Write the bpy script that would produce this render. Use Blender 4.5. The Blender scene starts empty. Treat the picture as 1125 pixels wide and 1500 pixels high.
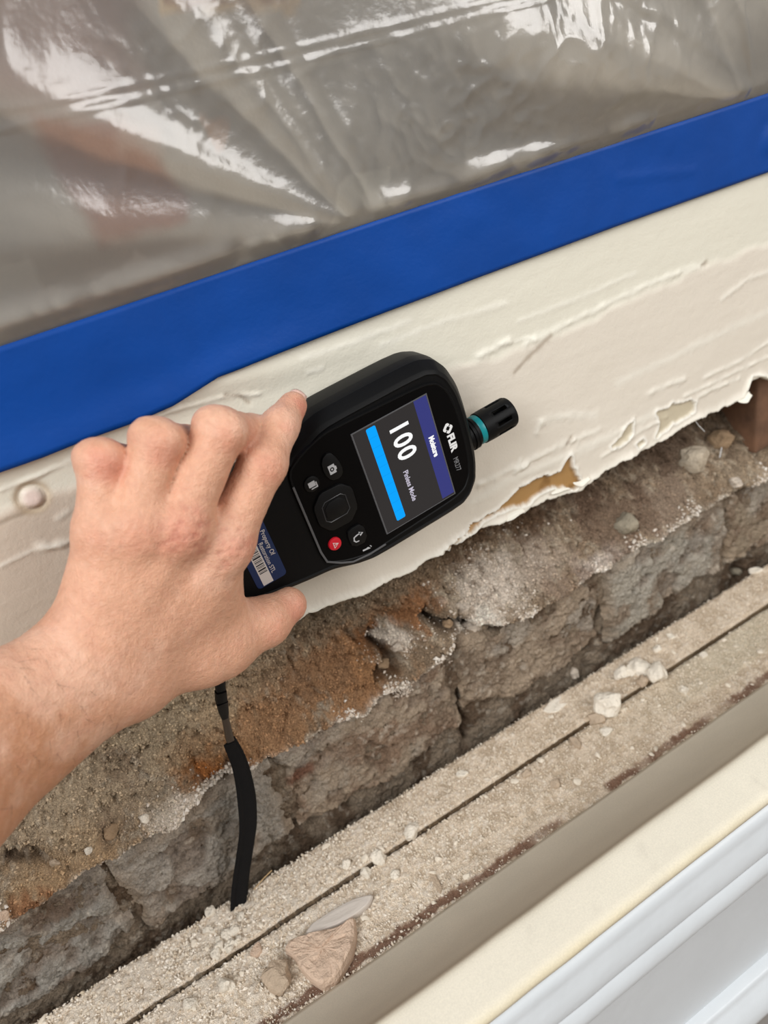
import bpy, math, random
import numpy as np
from mathutils import Matrix, Vector
random.seed(7)
rng = np.random.default_rng(11)
sc = bpy.context.scene
C = sc.collection

# ------------------------------------------------------------------ camera
# world: X along the wall, Y into the wall (painted face at Y=0), Z up, camera 0.35 m from the wall
V1 = np.array([2838, -1350, 1125.]); V1 /= np.linalg.norm(V1)
V2 = np.array([450, 1884, 1125.]); V2 -= V1*(V1@V2); V2 /= np.linalg.norm(V2)
V3 = np.cross(V1, V2)
D = .35
R = np.array([V1, V3, -V2])
def P(u, v, y=0.0):
    """photo pixel -> point on the vertical plane Y=y"""
    d = R@np.array([u-562.5, v-750, 1125.]); return d*((y+D)/d[1])+np.array([0, -D, 0])
def PZ(u, v, z):
    """photo pixel -> point on the horizontal plane Z=z"""
    d = R@np.array([u-562.5, v-750, 1125.]); return d*(z/d[2])+np.array([0, -D, 0])
cam = bpy.data.objects.new('camera', bpy.data.cameras.new('camera')); C.objects.link(cam)
r_, u_, b_ = R@np.array([1, 0, 0.]), R@np.array([0, -1., 0]), R@np.array([0, 0, -1.])
cam.matrix_world = Matrix(((r_[0], u_[0], b_[0], 0), (r_[1], u_[1], b_[1], -D), (r_[2], u_[2], b_[2], 0), (0, 0, 0, 1)))
cam.data.sensor_fit = 'HORIZONTAL'; cam.data.sensor_width = 36; cam.data.lens = 36
cam.data.clip_start = .01
cam.data.dof.use_dof = True; cam.data.dof.focus_distance = .39; cam.data.dof.aperture_fstop = 11
sc.camera = cam

# ------------------------------------------------------------------ light
w = bpy.data.worlds.new('world'); sc.world = w; w.use_nodes = True
w.node_tree.nodes['Background'].inputs[0].default_value = (1.0, .97, .93, 1)
w.node_tree.nodes['Background'].inputs[1].default_value = .27
def area(name, loc, target, sx, sy, power, col=(1, 1, 1)):
    l = bpy.data.lights.new(name, 'AREA'); l.shape = 'RECTANGLE'; l.size = sx; l.size_y = sy; l.energy = power; l.color = col
    o = bpy.data.objects.new(name, l); C.objects.link(o); o.location = loc
    o.rotation_euler = (Vector(target)-Vector(loc)).to_track_quat('-Z', 'Y').to_euler()
    return o
area('window_and_added_light', (-1.3, -1.0, 1.2), (.15, 0, -.25), 1.0, 1.3, 47, (.97, .99, 1))
area('window_and_added_light', (1.25, -1.45, .78), (.2, 0, -.03), 1.15, .95, 24, (1, .98, .96))  # added second lamp, no known source, put in for highlights on the plastic
sc.view_settings.view_transform = 'Standard'; sc.view_settings.look = 'None'
sc.view_settings.exposure = 0.0; sc.view_settings.gamma = 1.0; sc.view_settings.use_curve_mapping = False

# ------------------------------------------------------------------ helpers
def s2l(c):
    c = np.asarray(c, float)/255.; return np.where(c <= .04045, c/12.92, ((c+.055)/1.055)**2.4)
TAB = rng.random((8, 256, 256))
def vn(x, y, k=0):
    xi = np.floor(x).astype(int); yi = np.floor(y).astype(int); fx = x-xi; fy = y-yi
    fx = fx*fx*fx*(fx*(fx*6-15)+10); fy = fy*fy*fy*(fy*(fy*6-15)+10)
    t = TAB[k % 8]; a, b = xi & 255, (xi+1) & 255; c, d = yi & 255, (yi+1) & 255
    return (t[a, c]*(1-fx)+t[b, c]*fx)*(1-fy)+(t[a, d]*(1-fx)+t[b, d]*fx)*fy
def fbm(x, y, f, o=4, k=0, g=.5):
    """fractal noise about 0, f = features per metre"""
    s = 0; a = 1.; n = 0
    for i in range(o):
        c, q = math.cos(i*.9+.3), math.sin(i*.9+.3)
        s = s+a*(vn((x*c-y*q)*f+i*37.7+k*13.1, (x*q+y*c)*f+i*17.3+k*29.9, k+i)-.5); n += a; a *= g; f *= 2.03
    return s/n*2
def sst(a, b, x):
    t = np.clip((x-a)/(b-a), 0, 1); return t*t*(3-2*t)
def seg_d(X, Z, pts):
    """distance and running parameter to a polyline in the X-Z plane"""
    d = np.full(X.shape, 1e9); s = np.zeros(X.shape); acc = 0
    for (x0, z0), (x1, z1) in zip(pts[:-1], pts[1:]):
        dx, dz = x1-x0, z1-z0; l2 = dx*dx+dz*dz
        h = np.clip(((X-x0)*dx+(Z-z0)*dz)/l2, 0, 1)
        q = np.hypot(X-x0-h*dx, Z-z0-h*dz); m = q < d; d = np.where(m, q, d); s = np.where(m, acc+h*math.sqrt(l2), s); acc += math.sqrt(l2)
    return d, s
def inpoly(X, Z, pts):
    c = np.zeros(X.shape, bool); n = len(pts)
    for i in range(n):
        x0, z0 = pts[i]; x1, z1 = pts[(i+1) % n]
        if z0 == z1: continue
        c ^= ((Z > z0) != (Z > z1)) & (X < (x1-x0)*(Z-z0)/(z1-z0)+x0)
    return c
def WX(pts, y=0.0):
    return [(p[0], p[2]) for p in (P(u, v, y) for u, v in pts)]
def mesh_np(name, V, F, col=None, smooth=True):
    V = np.asarray(V, np.float32).reshape(-1, 3); me = bpy.data.meshes.new(name)
    if isinstance(F, np.ndarray):
        n, k = F.shape
        me.vertices.add(len(V)); me.vertices.foreach_set('co', V.ravel())
        me.loops.add(n*k); me.loops.foreach_set('vertex_index', F.astype(np.int32).ravel())
        me.polygons.add(n); me.polygons.foreach_set('loop_start', np.arange(0, n*k, k, dtype=np.int32))
        me.update(calc_edges=True); me.validate()
    else:
        me.from_pydata(V.tolist(), [], F)
    me.polygons.foreach_set('use_smooth', [smooth]*len(me.polygons))
    if col is not None:
        a = me.color_attributes.new('Col', 'FLOAT_COLOR', 'POINT')
        c = np.ones((len(V), 4), np.float32); c[:, :3] = np.asarray(col).reshape(-1, 3); a.data.foreach_set('color', c.ravel())
    me.update(); return me
def grid_faces(nr, nc, flip=False):
    i = (np.arange(nr-1)[:, None]*nc+np.arange(nc-1)[None]).ravel()
    F = np.stack([i, i+1, i+nc+1, i+nc], 1); return F[:, ::-1].copy() if flip else F
def axis(lo, flo, fhi, hi, fine, coarse):
    return np.concatenate([np.arange(lo, flo-1e-9, coarse), np.arange(flo, fhi, fine), np.arange(fhi, hi, coarse)])
def obj(name, me, mat=None, parent=None, recenter=False):
    o = bpy.data.objects.new(name, me); C.objects.link(o)
    if mat: me.materials.append(mat)
    if recenter:
        c = np.zeros(len(me.vertices)*3, np.float32); me.vertices.foreach_get('co', c); c = c.reshape(-1, 3); m = c.mean(0)
        me.vertices.foreach_set('co', (c-m).ravel()); me.update(); o.location = m.tolist()
    if parent: o.parent = parent
    return o
def tag(o, label=None, cat=None, group=None, kind=None):
    if label: o['label'] = label
    if cat: o['category'] = cat
    if group: o['group'] = group
    if kind: o['kind'] = kind
    return o
def mat(name, col=(.8, .8, .8), rough=.5, attr=False, bump=None, spec=.5, emit=None, sss=0, metal=0, coat=0, var=None):
    """procedural material; bump/var = list of (scale, amount)"""
    m = bpy.data.materials.new(name); m.use_nodes = True; nt = m.node_tree; b = nt.nodes['Principled BSDF']
    b.inputs['Roughness'].default_value = rough; b.inputs['Specular IOR Level'].default_value = spec; b.inputs['Metallic'].default_value = metal
    b.inputs['Coat Weight'].default_value = coat
    tc = nt.nodes.new('ShaderNodeTexCoord'); src = tc.outputs['Object']
    if attr:
        a = nt.nodes.new('ShaderNodeVertexColor'); a.layer_name = 'Col'; cs = a.outputs['Color']
    else:
        a = nt.nodes.new('ShaderNodeRGB'); a.outputs[0].default_value = (*col, 1); cs = a.outputs[0]
    for sc_, am in (var or []):
        n = nt.nodes.new('ShaderNodeTexNoise'); n.inputs['Scale'].default_value = sc_; n.inputs['Detail'].default_value = 4; nt.links.new(src, n.inputs['Vector'])
        r = nt.nodes.new('ShaderNodeMapRange'); r.inputs['From Min'].default_value = .25; r.inputs['From Max'].default_value = .75
        r.inputs['To Min'].default_value = 1-am; r.inputs['To Max'].default_value = 1+am; nt.links.new(n.outputs['Fac'], r.inputs['Value'])
        v = nt.nodes.new('ShaderNodeVectorMath'); v.operation = 'SCALE'; nt.links.new(cs, v.inputs[0]); nt.links.new(r.outputs[0], v.inputs['Scale']); cs = v.outputs[0]
    nt.links.new(cs, b.inputs['Base Color'])
    if sss:
        b.inputs['Subsurface Weight'].default_value = sss; b.inputs['Subsurface Radius'].default_value = (1, .35, .2); b.inputs['Subsurface Scale'].default_value = .004
    prev = None
    for sc_, am in (bump or []):
        n = nt.nodes.new('ShaderNodeTexNoise'); n.inputs['Scale'].default_value = sc_; n.inputs['Detail'].default_value = 5; nt.links.new(src, n.inputs['Vector'])
        bp = nt.nodes.new('ShaderNodeBump'); bp.inputs['Strength'].default_value = 1; bp.inputs['Distance'].default_value = am; nt.links.new(n.outputs['Fac'], bp.inputs['Height'])
        if prev: nt.links.new(prev, bp.inputs['Normal'])
        prev = bp.outputs['Normal']
    if prev: nt.links.new(prev, b.inputs['Normal'])
    if emit is not None:
        b.inputs['Emission Color'].default_value = (*emit, 1); b.inputs['Emission Strength'].default_value = 1
    return m
def mixc(col, c, f):
    f = np.clip(f, 0, 1)[..., None]; return col*(1-f)+s2l(c)*f

M_paint = mat('cream_wall_paint', attr=True, rough=.45, spec=.3, bump=[(700, .00015), (120, .0003)])
M_mason = mat('old_masonry', attr=True, rough=.95, spec=.1, bump=[(1500, .0014), (520, .0018)], var=[(1000, .35), (130, .2)])
M_brick = mat('smeared_brick', attr=True, rough=.9, spec=.15, bump=[(1400, .0010), (420, .0014)], var=[(900, .28), (90, .18)])
M_dusty = mat('dusty_painted_board', attr=True, rough=.9, spec=.15, bump=[(1600, .0008), (600, .0006)], var=[(1500, .3), (60, .06)])
M_dust = mat('plaster_dust', s2l((206, 192, 172)), rough=.95, spec=.1, var=[(35, .18)])
M_white_dust = mat('white_plaster', s2l((232, 222, 206)), rough=.92, spec=.15, bump=[(700, .0010), (220, .0015)], var=[(160, .08)])
M_tan_plaster = mat('tan_plaster', s2l((190, 170, 148)), rough=.95, spec=.1, bump=[(800, .0010)], var=[(200, .12)])
M_pink_plaster = mat('pink_plaster', s2l((212, 186, 164)), rough=.95, spec=.1, bump=[(900, .0008), (180, .0016)], var=[(120, .1)])
M_grey_stone = mat('grey_rubble', s2l((150, 140, 122)), rough=.95, spec=.1, bump=[(700, .0012)], var=[(150, .2)])
M_cream_trim = mat('aged_cream_trim_paint', attr=True, rough=.6, spec=.3, var=[(45, .03), (1200, .07)])
M_white_trim = mat('white_trim_paint', s2l((202, 206, 209)), rough=.38, spec=.45, bump=[(60, .0006)], var=[(25, .03)])

# ------------------------------------------------------------------ wall (structure)
torn_px = [(-120, 985), (60, 975), (250, 950), (380, 925), (430, 912), (446, 896), (462, 893), (480, 884), (503, 876), (530, 868), (560, 852), (604, 834), (619, 821), (650, 806),
           (675, 786), (700, 772), (735, 762), (770, 746), (800, 731), (835, 720), (848, 718), (862, 704), (880, 692), (905, 677), (930, 664), (975, 640), (1015, 614),
           (1050, 600), (1072, 588), (1086, 582), (1094, 560), (1110, 552), (1125, 556), (1180, 535)]
tp = np.array(WX(torn_px)); tp = tp[np.argsort(tp[:, 0])]
def Z0(X):
    return np.interp(X, tp[:, 0], tp[:, 1])+.0012*fbm(X, X*0, 160, 3, 2)+.0006*fbm(X, X*0+1, 600, 2, 3)
def make_wall():
    xs = axis(-.6, -.11, .51, 1.1, .0010, .006)
    zt = np.concatenate([np.linspace(0, 1, 222), np.zeros(0)])
    z_up = np.arange(-.0375, .36, .003)
    X, T = np.meshgrid(xs, zt); Zl = Z0(X)
    Z = Zl+(-.04-Zl)*T
    Xu, Zu = np.meshgrid(xs, z_up); X = np.vstack([X, Xu]); Z = np.vstack([Z, Zu]); T = Z-Z0(X)
    h = .0005*fbm(X, Z, 18, 2, 1)+.00010*fbm(X*.35+Z*.1, Z*1.4, 160, 3, 4)
    col = np.zeros(X.shape+(3,))+s2l((224, 219, 203))
    # lower, pinker coat with its ridge
    rid = WX([(-60, 760), (110, 700), (430, 590), (560, 545), (700, 522), (790, 492), (900, 445), (1030, 386), (1125, 348), (1250, 300)])
    rx = np.array(rid); zr = np.interp(X, rx[:, 0], rx[:, 1])
    low = sst(0, .006, zr-Z+.003*fbm(X, Z, 60, 3, 5))
    col = mixc(col, (222, 212, 198), low*.85)
    col = mixc(col, (206, 190, 172), sst(.09, -.03, X)*low*.8)
    h += .0009*low
    lines = [([(770, 502), (800, 490), (900, 440), (960, 412), (1030, 386)], .0016, .0022), ([(805, 492), (770, 525), (752, 545)], -.0003, .0016),
             ([(1028, 388), (1034, 386)], -.003, .0015), ([(700, 522), (735, 505), (745, 500)], .0024, .0024), ([(735, 505), (775, 494), (782, 498)], .001, .0012),
             ([(1080, 555), (1040, 570), (1020, 582)], .0022, .002), ([(1125, 500), (1080, 530), (1030, 552)], .0014, .0018), ([(1125, 522), (1060, 552), (1000, 580)], .0018, .0014),
             ([(1125, 398), (1095, 408), (1055, 438)], .0012, .0018), ([(950, 575), (975, 563), (1000, 555)], .0016, .0022), ([(790, 618), (830, 608), (870, 608)], .0012, .003),
             ([(790, 618), (785, 632)], .002, .0025), ([(700, 708), (740, 690), (800, 662), (835, 645), (874, 630)], .0024, .0022), ([(760, 674), (753, 690), (770, 678)], .0028, .0016),
             ([(830, 650), (836, 641)], -.003, .0014), ([(690, 735), (750, 700), (820, 672), (880, 645), (960, 605)], .0010, .0035), ([(880, 668), (940, 628), (975, 612)], .0016, .0016),
             ([(0, 718), (50, 698), (108, 672)], .0018, .0012), ([(200, 620), (250, 600), (330, 580), (380, 577)], .0016, .0010), ([(330, 578), (352, 580), (365, 590)], -.0016, .0010),
             ([(0, 828), (45, 806), (80, 797), (105, 790)], .0016, .0012), ([(60, 800), (95, 797)], .0022, .0022), ([(0, 765), (30, 752), (60, 742)], -.0008, .0012), ([(85, 758), (100, 748)], .0012, .0014),
             ([(440, 525), (520, 500), (600, 470)], .0005, .0016), ([(560, 505), (650, 470), (740, 445)], .0005, .0018),
             ([(450, 545), (470, 540)], .001, .0014), ([(905, 560), (1000, 515), (1125, 455)], .0004, .003), ([(760, 470), (840, 440), (930, 400)], .0006, .0016)]
    for pts, a, wd in lines:
        d, s = seg_d(X, Z, WX(pts)); wv = wd*(1+.5*fbm(X, Z, 300, 2, 6)); b = np.exp(-(d/wv)**2)
        h += .55*a*b*np.clip(.75+.9*fbm(X, Z, 110, 3, 3), .1, 2); col = mixc(col, (240, 236, 224) if a > 0 else (150, 132, 112), b*(.4 if a > 0 else .6))
    # filled screw head, left
    c = P(47, 728)
    rr = np.hypot(X-c[0], Z-c[2]); h += .0012*np.exp(-(rr/.0045)**4)-.0012*np.exp(-((rr-.0055)/.001)**2)
    col = mixc(col, (224, 202, 192), np.exp(-(rr/.0045)**4)*.9); col = mixc(col, (186, 166, 138), np.exp(-((rr-.0068)/.0016)**2)*.7)
    # rounded bead under the tape on the left
    d, s = seg_d(X, Z, WX([(-80, 700), (90, 640), (200, 600), (300, 560), (420, 535), (520, 505)])); bead = np.exp(-(d/.008)**2)*sst(.22, .05, X); h += .0030*bead
    # torn paint: patches where the coat has come away
    e = .0018*fbm(X, Z, 220, 3, 7)
    def patch(pts, c, dep, fuzz=1.):
        nonlocal h, col
        q = WX(pts); d, s = seg_d(X, Z, q+[q[0]]); sd = np.where(inpoly(X, Z, q), -d, d)+e*fuzz
        m = sst(.0005, -.0005, sd); h = h-dep*m+.0010*np.exp(-((sd-.0008)/.0012)**2)
        col = mixc(col, c, m); col = mixc(col, (242, 238, 228), np.exp(-((sd-.0008)/.0010)**2)*.8)
        return m
    m = patch([(640, 812), (690, 768), (735, 741), (760, 713), (790, 701), (820, 690), (834, 664), (838, 683), (850, 705), (838, 717), (815, 712), (790, 722), (770, 738), (746, 742), (705, 762)], (166, 128, 80), .002)
    col = mixc(col, (120, 84, 44), m*sst(.1, .5, fbm(X, Z, 70, 3, 1))*.7)
    patch([(892, 652), (905, 643), (912, 628), (927, 614), (924, 632), (918, 645), (903, 656)], (196, 184, 160), .001)
    patch([(960, 604), (978, 598), (982, 591), (1010, 586), (1017, 588), (1016, 602), (985, 620), (960, 640), (966, 622)], (198, 186, 162), .001)
    patch([(930, 650), (940, 643), (944, 648), (934, 655)], (196, 184, 160), .001, .4)
    patch([(1092, 568), (1100, 552), (1118, 550), (1124, 558), (1108, 563), (1096, 574)], (176, 160, 134), .001, .4)
    # edge of the paint rolls and frays
    h += .0022*np.exp(-(T/.0035)**2)*(.3+vn(X*90, Z*0+3, 5))
    col = mixc(col, (238, 233, 220), np.exp(-(T/.0030)**2)*.8*(Z < -.05)*(1-m))
    # behind the plastic: old greige plaster with bare patches
    up = sst(-.072, -.066, Z)
    g = np.zeros_like(col)+s2l((212, 202, 185))
    def blob(pts, c, soft, nz, amt=1.):
        nonlocal g
        q = WX(pts); d, s = seg_d(X, Z, q+[q[0]]); sd = np.where(inpoly(X, Z, q), -d, d)+nz*fbm(X, Z, 45, 4, 2); g = mixc(g, c, sst(soft, -soft, sd)*amt)
    blob([(-200, 370), (40, 385), (60, 430), (130, 425), (180, 400), (200, 370), (290, 385), (400, 345), (420, 365), (0, 520), (-200, 560)], (238, 232, 218), .0015, .006)
    blob([(50, 170), (180, 180), (285, 290), (280, 330), (150, 355), (100, 280)], (196, 142, 108), .004, .004)
    blob([(-300, -400), (150, -200), (215, 110), (150, 150), (60, 170), (-100, 130)], (204, 164, 142), .010, .008, .8)
    blob([(205, -300), (450, -300), (440, 8), (425, 24), (400, 14), (370, 22), (290, 12), (235, 22)], (240, 210, 164), .0012, .002)
    blob([(222, -300), (440, -300), (420, 4), (330, 8), (240, 8)], (180, 128, 76), .001, .002)
    blob([(290, 170), (338, 178), (330, 215), (318, 226), (300, 190)], (236, 196, 160), .001, .001)
    blob([(500, 275), (520, 258), (570, 245), (575, 262), (560, 285), (565, 300), (590, 295), (640, 290), (640, 330), (450, 360), (490, 320)], (240, 232, 214), .0012, .004)
    blob([(170, 165), (230, 190), (240, 225), (180, 215)], (230, 202, 176), .004, .003, .6)
    h = h+up*.0006*fbm(X, Z, 50, 4, 6)
    col = col*(1-up[..., None])+g*up[..., None]
    nr, nc = X.shape
    V = np.stack([X, -h, Z], -1).reshape(-1, 3); F = grid_faces(nr, nc); cc = col.reshape(-1, 3)
    # thickness of the torn edge: two rows folded back
    xe, ze, he = X[0], Z[0], h[0]
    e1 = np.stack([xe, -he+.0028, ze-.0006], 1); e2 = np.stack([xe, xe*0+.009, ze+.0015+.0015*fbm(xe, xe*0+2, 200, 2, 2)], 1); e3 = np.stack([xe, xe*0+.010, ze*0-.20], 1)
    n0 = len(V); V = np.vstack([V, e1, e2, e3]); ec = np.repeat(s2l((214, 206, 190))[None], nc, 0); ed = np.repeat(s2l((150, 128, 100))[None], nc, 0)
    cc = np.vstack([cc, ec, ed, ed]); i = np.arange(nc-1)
    for a, b in ((0, n0), (n0, n0+nc), (n0+nc, n0+2*nc)):
        F = np.vstack([F, np.stack([a+i, b+i, b+i+1, a+i+1], 1)])
    return obj('wall_back', mesh_np('wall_back', V, F, cc), M_paint)
wall = tag(make_wall(), 'cream painted wall with trowel ridges and torn flaking lower edge', 'wall', kind='structure')
def flap(pts, curl, bend=(0, -.3, -1), n=5):
    """curled shred of torn paint hanging off the wall edge"""
    base = [P(u, v, -.0015) for u, v in pts]; V = []; bend = np.array(bend, float)
    for k in range(n):
        t = k/(n-1)
        for i, b in enumerate(base):
            l = curl*(.35+.65*math.sin(math.pi*(i+.5)/len(base)))*(1+.25*math.sin(i*2.3))
            V.append(b+l*np.array([.1*t, -.55*t*t, -t+.45*t*t])*1.0)
    F = grid_faces(n, len(base)); me = mesh_np('torn_paint', V, F, np.repeat(s2l((234, 229, 216))[None], len(V), 0))
    o = obj('torn_paint', me, M_paint, wall); s = o.modifiers.new('thick', 'SOLIDIFY'); s.thickness = .0007
    o.modifiers.new('sub', 'SUBSURF').render_levels = 2; return o
flap([(738, 760), (746, 752), (756, 748), (766, 744)], .006)
flap([(838, 706), (846, 706), (854, 702), (862, 697)], .006)
flap([(1078, 584), (1086, 580), (1092, 576), (1097, 572)], .009)
flap([(806, 722), (816, 716), (826, 714), (834, 714)], .004)
flap([(448, 894), (460, 890), (474, 884)], .004)

# ------------------------------------------------------------------ masonry behind the wall (structure)
zb_px = [(-150, 1425), (0, 1348), (60, 1312), (110, 1270), (200, 1228), (285, 1170), (330, 1128), (400, 1095), (470, 1060), (540, 1030), (600, 985), (640, 960), (672, 925), (720, 912), (800, 880), (850, 842),
         (900, 818), (960, 780), (1020, 745), (1080, 712), (1125, 690), (1250, 640)]
zbp = np.array(WX(zb_px, .008)); ZLO = -.4285
def Zb(X): return np.interp(X, zbp[:, 0], zbp[:, 1])+.0020*fbm(X, X*0+5, 90, 3, 1)
def depth(X, Z):
    """depth Y of the crumbled masonry face"""
    zb = Zb(X); t = Z-zb
    rt = sst(.20, .36, X); top = .036+.022*rt+.004*fbm(X, Z, 25, 2, 3)
    y = .006+(top-.006)*sst(-.004, .058+.012*rt, t)+.0045*sst(.0, -.004, t)+.004*sst(-.02, -.09, t)
    y = y-.006*np.exp(-((t-.003)/.006)**2)*(.4+1.1*vn(X*70, Z*0, 2))+.006*np.exp(-((t+.005)/.003)**2)*sst(.35, .7, vn(X*50, Z*0+4, 3))
    above = sst(-.003, .006, t)
    y = y+above*(.0060*fbm(X, Z, 30, 4, 0)+.0040*fbm(X, Z, 110, 3, 1)+.0022*fbm(X, Z, 400, 3, 2, .65)+.0030*sst(.15, .5, fbm(X, Z, 170, 3, 6)))
    y = y+(1-above)*(.0030*fbm(X, Z, 40, 4, 4)+.0022*fbm(X, Z, 150, 3, 5)+.0010*fbm(X, Z, 420, 2, 6))
    # crevices and ledges read off the photo
    for pts, a, wd in [([(630, 912), (650, 918), (668, 912), (700, 922), (735, 908)], .020, .0035), ([(560, 958), (580, 968), (572, 980), (556, 992)], .014, .004), ([(300, 1150), (325, 1130), (335, 1105)], .006, .006),
                       ([(410, 1075), (425, 1050), (440, 1030)], .008, .003), ([(20, 1275), (60, 1262)], .010, .006), ([(665, 930), (690, 985), (672, 1040), (690, 1090)], .009, .004),
                       ([(885, 900), (860, 950), (870, 985)], .006, .007), ([(1095, 800), (1090, 850)], .012, .010), ([(470, 1215), (500, 1190)], .010, .007), ([(1060, 640), (1095, 655)], .006, .008)]:
        d, s = seg_d(X, Z, WX(pts, .01)); y = y+a*np.exp(-(d/(wd*(1+.6*fbm(X, Z, 130, 2, 3))))**2)
    for (u, v), r, a in [((620, 940), .012, -.006), ((650, 935), .008, -.004), ((590, 1000), .010, -.004), ((760, 880), .016, -.004), ((820, 900), .008, .003), ((240, 1170), .012, -.005), ((110, 1230), .012, -.004), ((560, 940), .014, .003),
                         ((1040, 655), .010, -.005), ((960, 700), .012, -.004), ((620, 905), .014, -.004)]:
        p = P(u, v, .01); y = y+a*np.exp(-(((X-p[0])**2+(Z-p[2])**2)/r**2))
    return y
def on_masonry(u, v):
    y = .01
    for _ in range(6):
        p = P(u, v, y); y = .5*y+.5*float(depth(np.array([p[0]]), np.array([p[2]]))[0])
    return P(u, v, y)
STAINS_AND_SHADE = [  # pixel, radius (m), stretch along X, colour, strength
    ((520, 985), .030, 1.7, (167, 124, 86), .95), ((400, 1060), .030, 1.6, (176, 135, 98), .9), ((610, 905), .018, 1.5, (154, 109, 74), .95), ((460, 1000), .026, 1.4, (160, 124, 93), .8), ((300, 1118), .014, 1.5, (164, 114, 71), .95),
    ((560, 955), .012, 1.3, (124, 85, 56), .9), ((300, 1130), .007, 1.3, (188, 123, 71), .9), ((235, 1205), .008, 1.6, (202, 159, 111), .8), ((100, 1270), .022, 2.2, (189, 158, 122), .8), ((60, 1310), .012, 2.4, (156, 109, 76), .85), ((470, 1075), .010, 1.6, (140, 100, 75), .7),
    ((730, 860), .022, 1.7, (214, 200, 184), .95), ((690, 915), .009, 1.8, (222, 212, 198), .95), ((800, 835), .018, 1.6, (186, 168, 150), .85), ((585, 945), .008, 2.0, (220, 208, 192), .9), ((640, 960), .007, 2.4, (226, 216, 204), .9),
    ((600, 1000), .007, 2.4, (232, 224, 214), .95), ((530, 1040), .005, 3, (212, 202, 190), .9), ((250, 1180), .010, 1.8, (222, 208, 190), .95), ((130, 1265), .006, 3, (220, 208, 192), .8), ((180, 1250), .005, 3, (216, 206, 194), .9), ((870, 815), .010, 2.4, (206, 192, 180), .8),
    ((980, 735), .018, 2., (150, 130, 112), .85), ((900, 770), .02, 2, (128, 106, 88), .85), ((1020, 660), .02, 1.6, (122, 102, 86), .85), ((860, 720), .03, 2, (112, 90, 74), .85), ((700, 790), .03, 2.4, (118, 94, 70), .85), ((560, 880), .022, 2.2, (154, 135, 112), .7), ((500, 920), .02, 2.2, (141, 124, 103), .7),  # right-hand brown dirt, darkened further to paint the shade in the recess
    ((380, 990), .025, 1.6, (176, 155, 128), .6), ((260, 1080), .025, 1.6, (182, 162, 133), .6), ((100, 1180), .03, 1.6, (187, 167, 140), .6), ((820, 850), .012, 2, (128, 102, 81), .5), ((740, 905), .008, 2, (109, 89, 72), .6),
    ((960, 680), .022, 2., (112, 92, 76), .8), ((1090, 640), .02, 1.5, (104, 86, 70), .8), ((780, 770), .022, 2.2, (116, 92, 72), .8)]  # dark browns added as painted shade under the torn edge at right
def mason_col(X, Z, t):
    n1 = fbm(X, Z, 60, 4, 3); n2 = fbm(X, Z, 260, 3, 5)
    col = np.zeros(X.shape+(3,))+s2l((168, 149, 126))
    col = mixc(col, (134, 112, 90), sst(-.1, .5, n1)*.7); col = mixc(col, (190, 176, 156), sst(.1, .6, n2)*.6)
    for (u, v), r, sx, c, a in STAINS_AND_SHADE:
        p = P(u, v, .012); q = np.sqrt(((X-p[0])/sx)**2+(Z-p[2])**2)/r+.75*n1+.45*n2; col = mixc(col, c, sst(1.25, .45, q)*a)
    below = sst(.001, -.004, t)
    b = np.zeros_like(col)+s2l((140, 124, 106)); b = mixc(b, (104, 86, 70), sst(-.1, .4, n1)); b = mixc(b, (170, 158, 142), sst(.2, .6, n2)*.7)
    col = col*(1-below[..., None])+b*below[..., None]
    for pts in ([(628, 912), (650, 919), (668, 912), (705, 924), (738, 908)], [(556, 955), (580, 968), (572, 982), (552, 995)], [(300, 1140), (322, 1128), (332, 1110)], [(15, 1276), (62, 1262)]):
        d, s = seg_d(X, Z, WX(pts, .012)); col = mixc(col, (58, 42, 32), np.exp(-((d+.0015*n2)/.0026)**2)*.8)
    rim = np.exp(-((t+.0005)/.0028)**2)*sst(.05, .5, vn(X*55, X*0, 4)+.35*n2)               # salt along the broken edge
    return mixc(col, (222, 212, 198), rim*.9)
def make_masonry():
    xs = axis(-.7, -.28, .55, 1.0, .00085, .005); zs = np.concatenate([np.arange(-.52, -.455, .004), np.arange(-.455, -.255, .00085), np.arange(-.255, -.19, .003)])
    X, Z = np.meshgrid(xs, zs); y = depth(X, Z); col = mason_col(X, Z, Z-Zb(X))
    y = y+.0009*(rng.random(X.shape)-.5)
    V = np.stack([X, y, Z], -1); nr, nc = X.shape
    return V, grid_faces(nr, nc), col
V, F, col = make_masonry()
mas = bpy.data.objects.new('wall_inner', None); C.objects.link(mas); mas.location = (.2, .03, -.52)
tag(mas, 'exposed crumbling brick wall with salt crust and brown stains under torn paint', 'wall', kind='structure')
mo = obj('mortar', mesh_np('mortar', V, F, col), M_mason, mas); mo.location = -Vector(mas.location); mo['kind'] = 'stuff'; mo['label'] = 'crumbling sandy mortar and plaster bed above the bricks'
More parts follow.
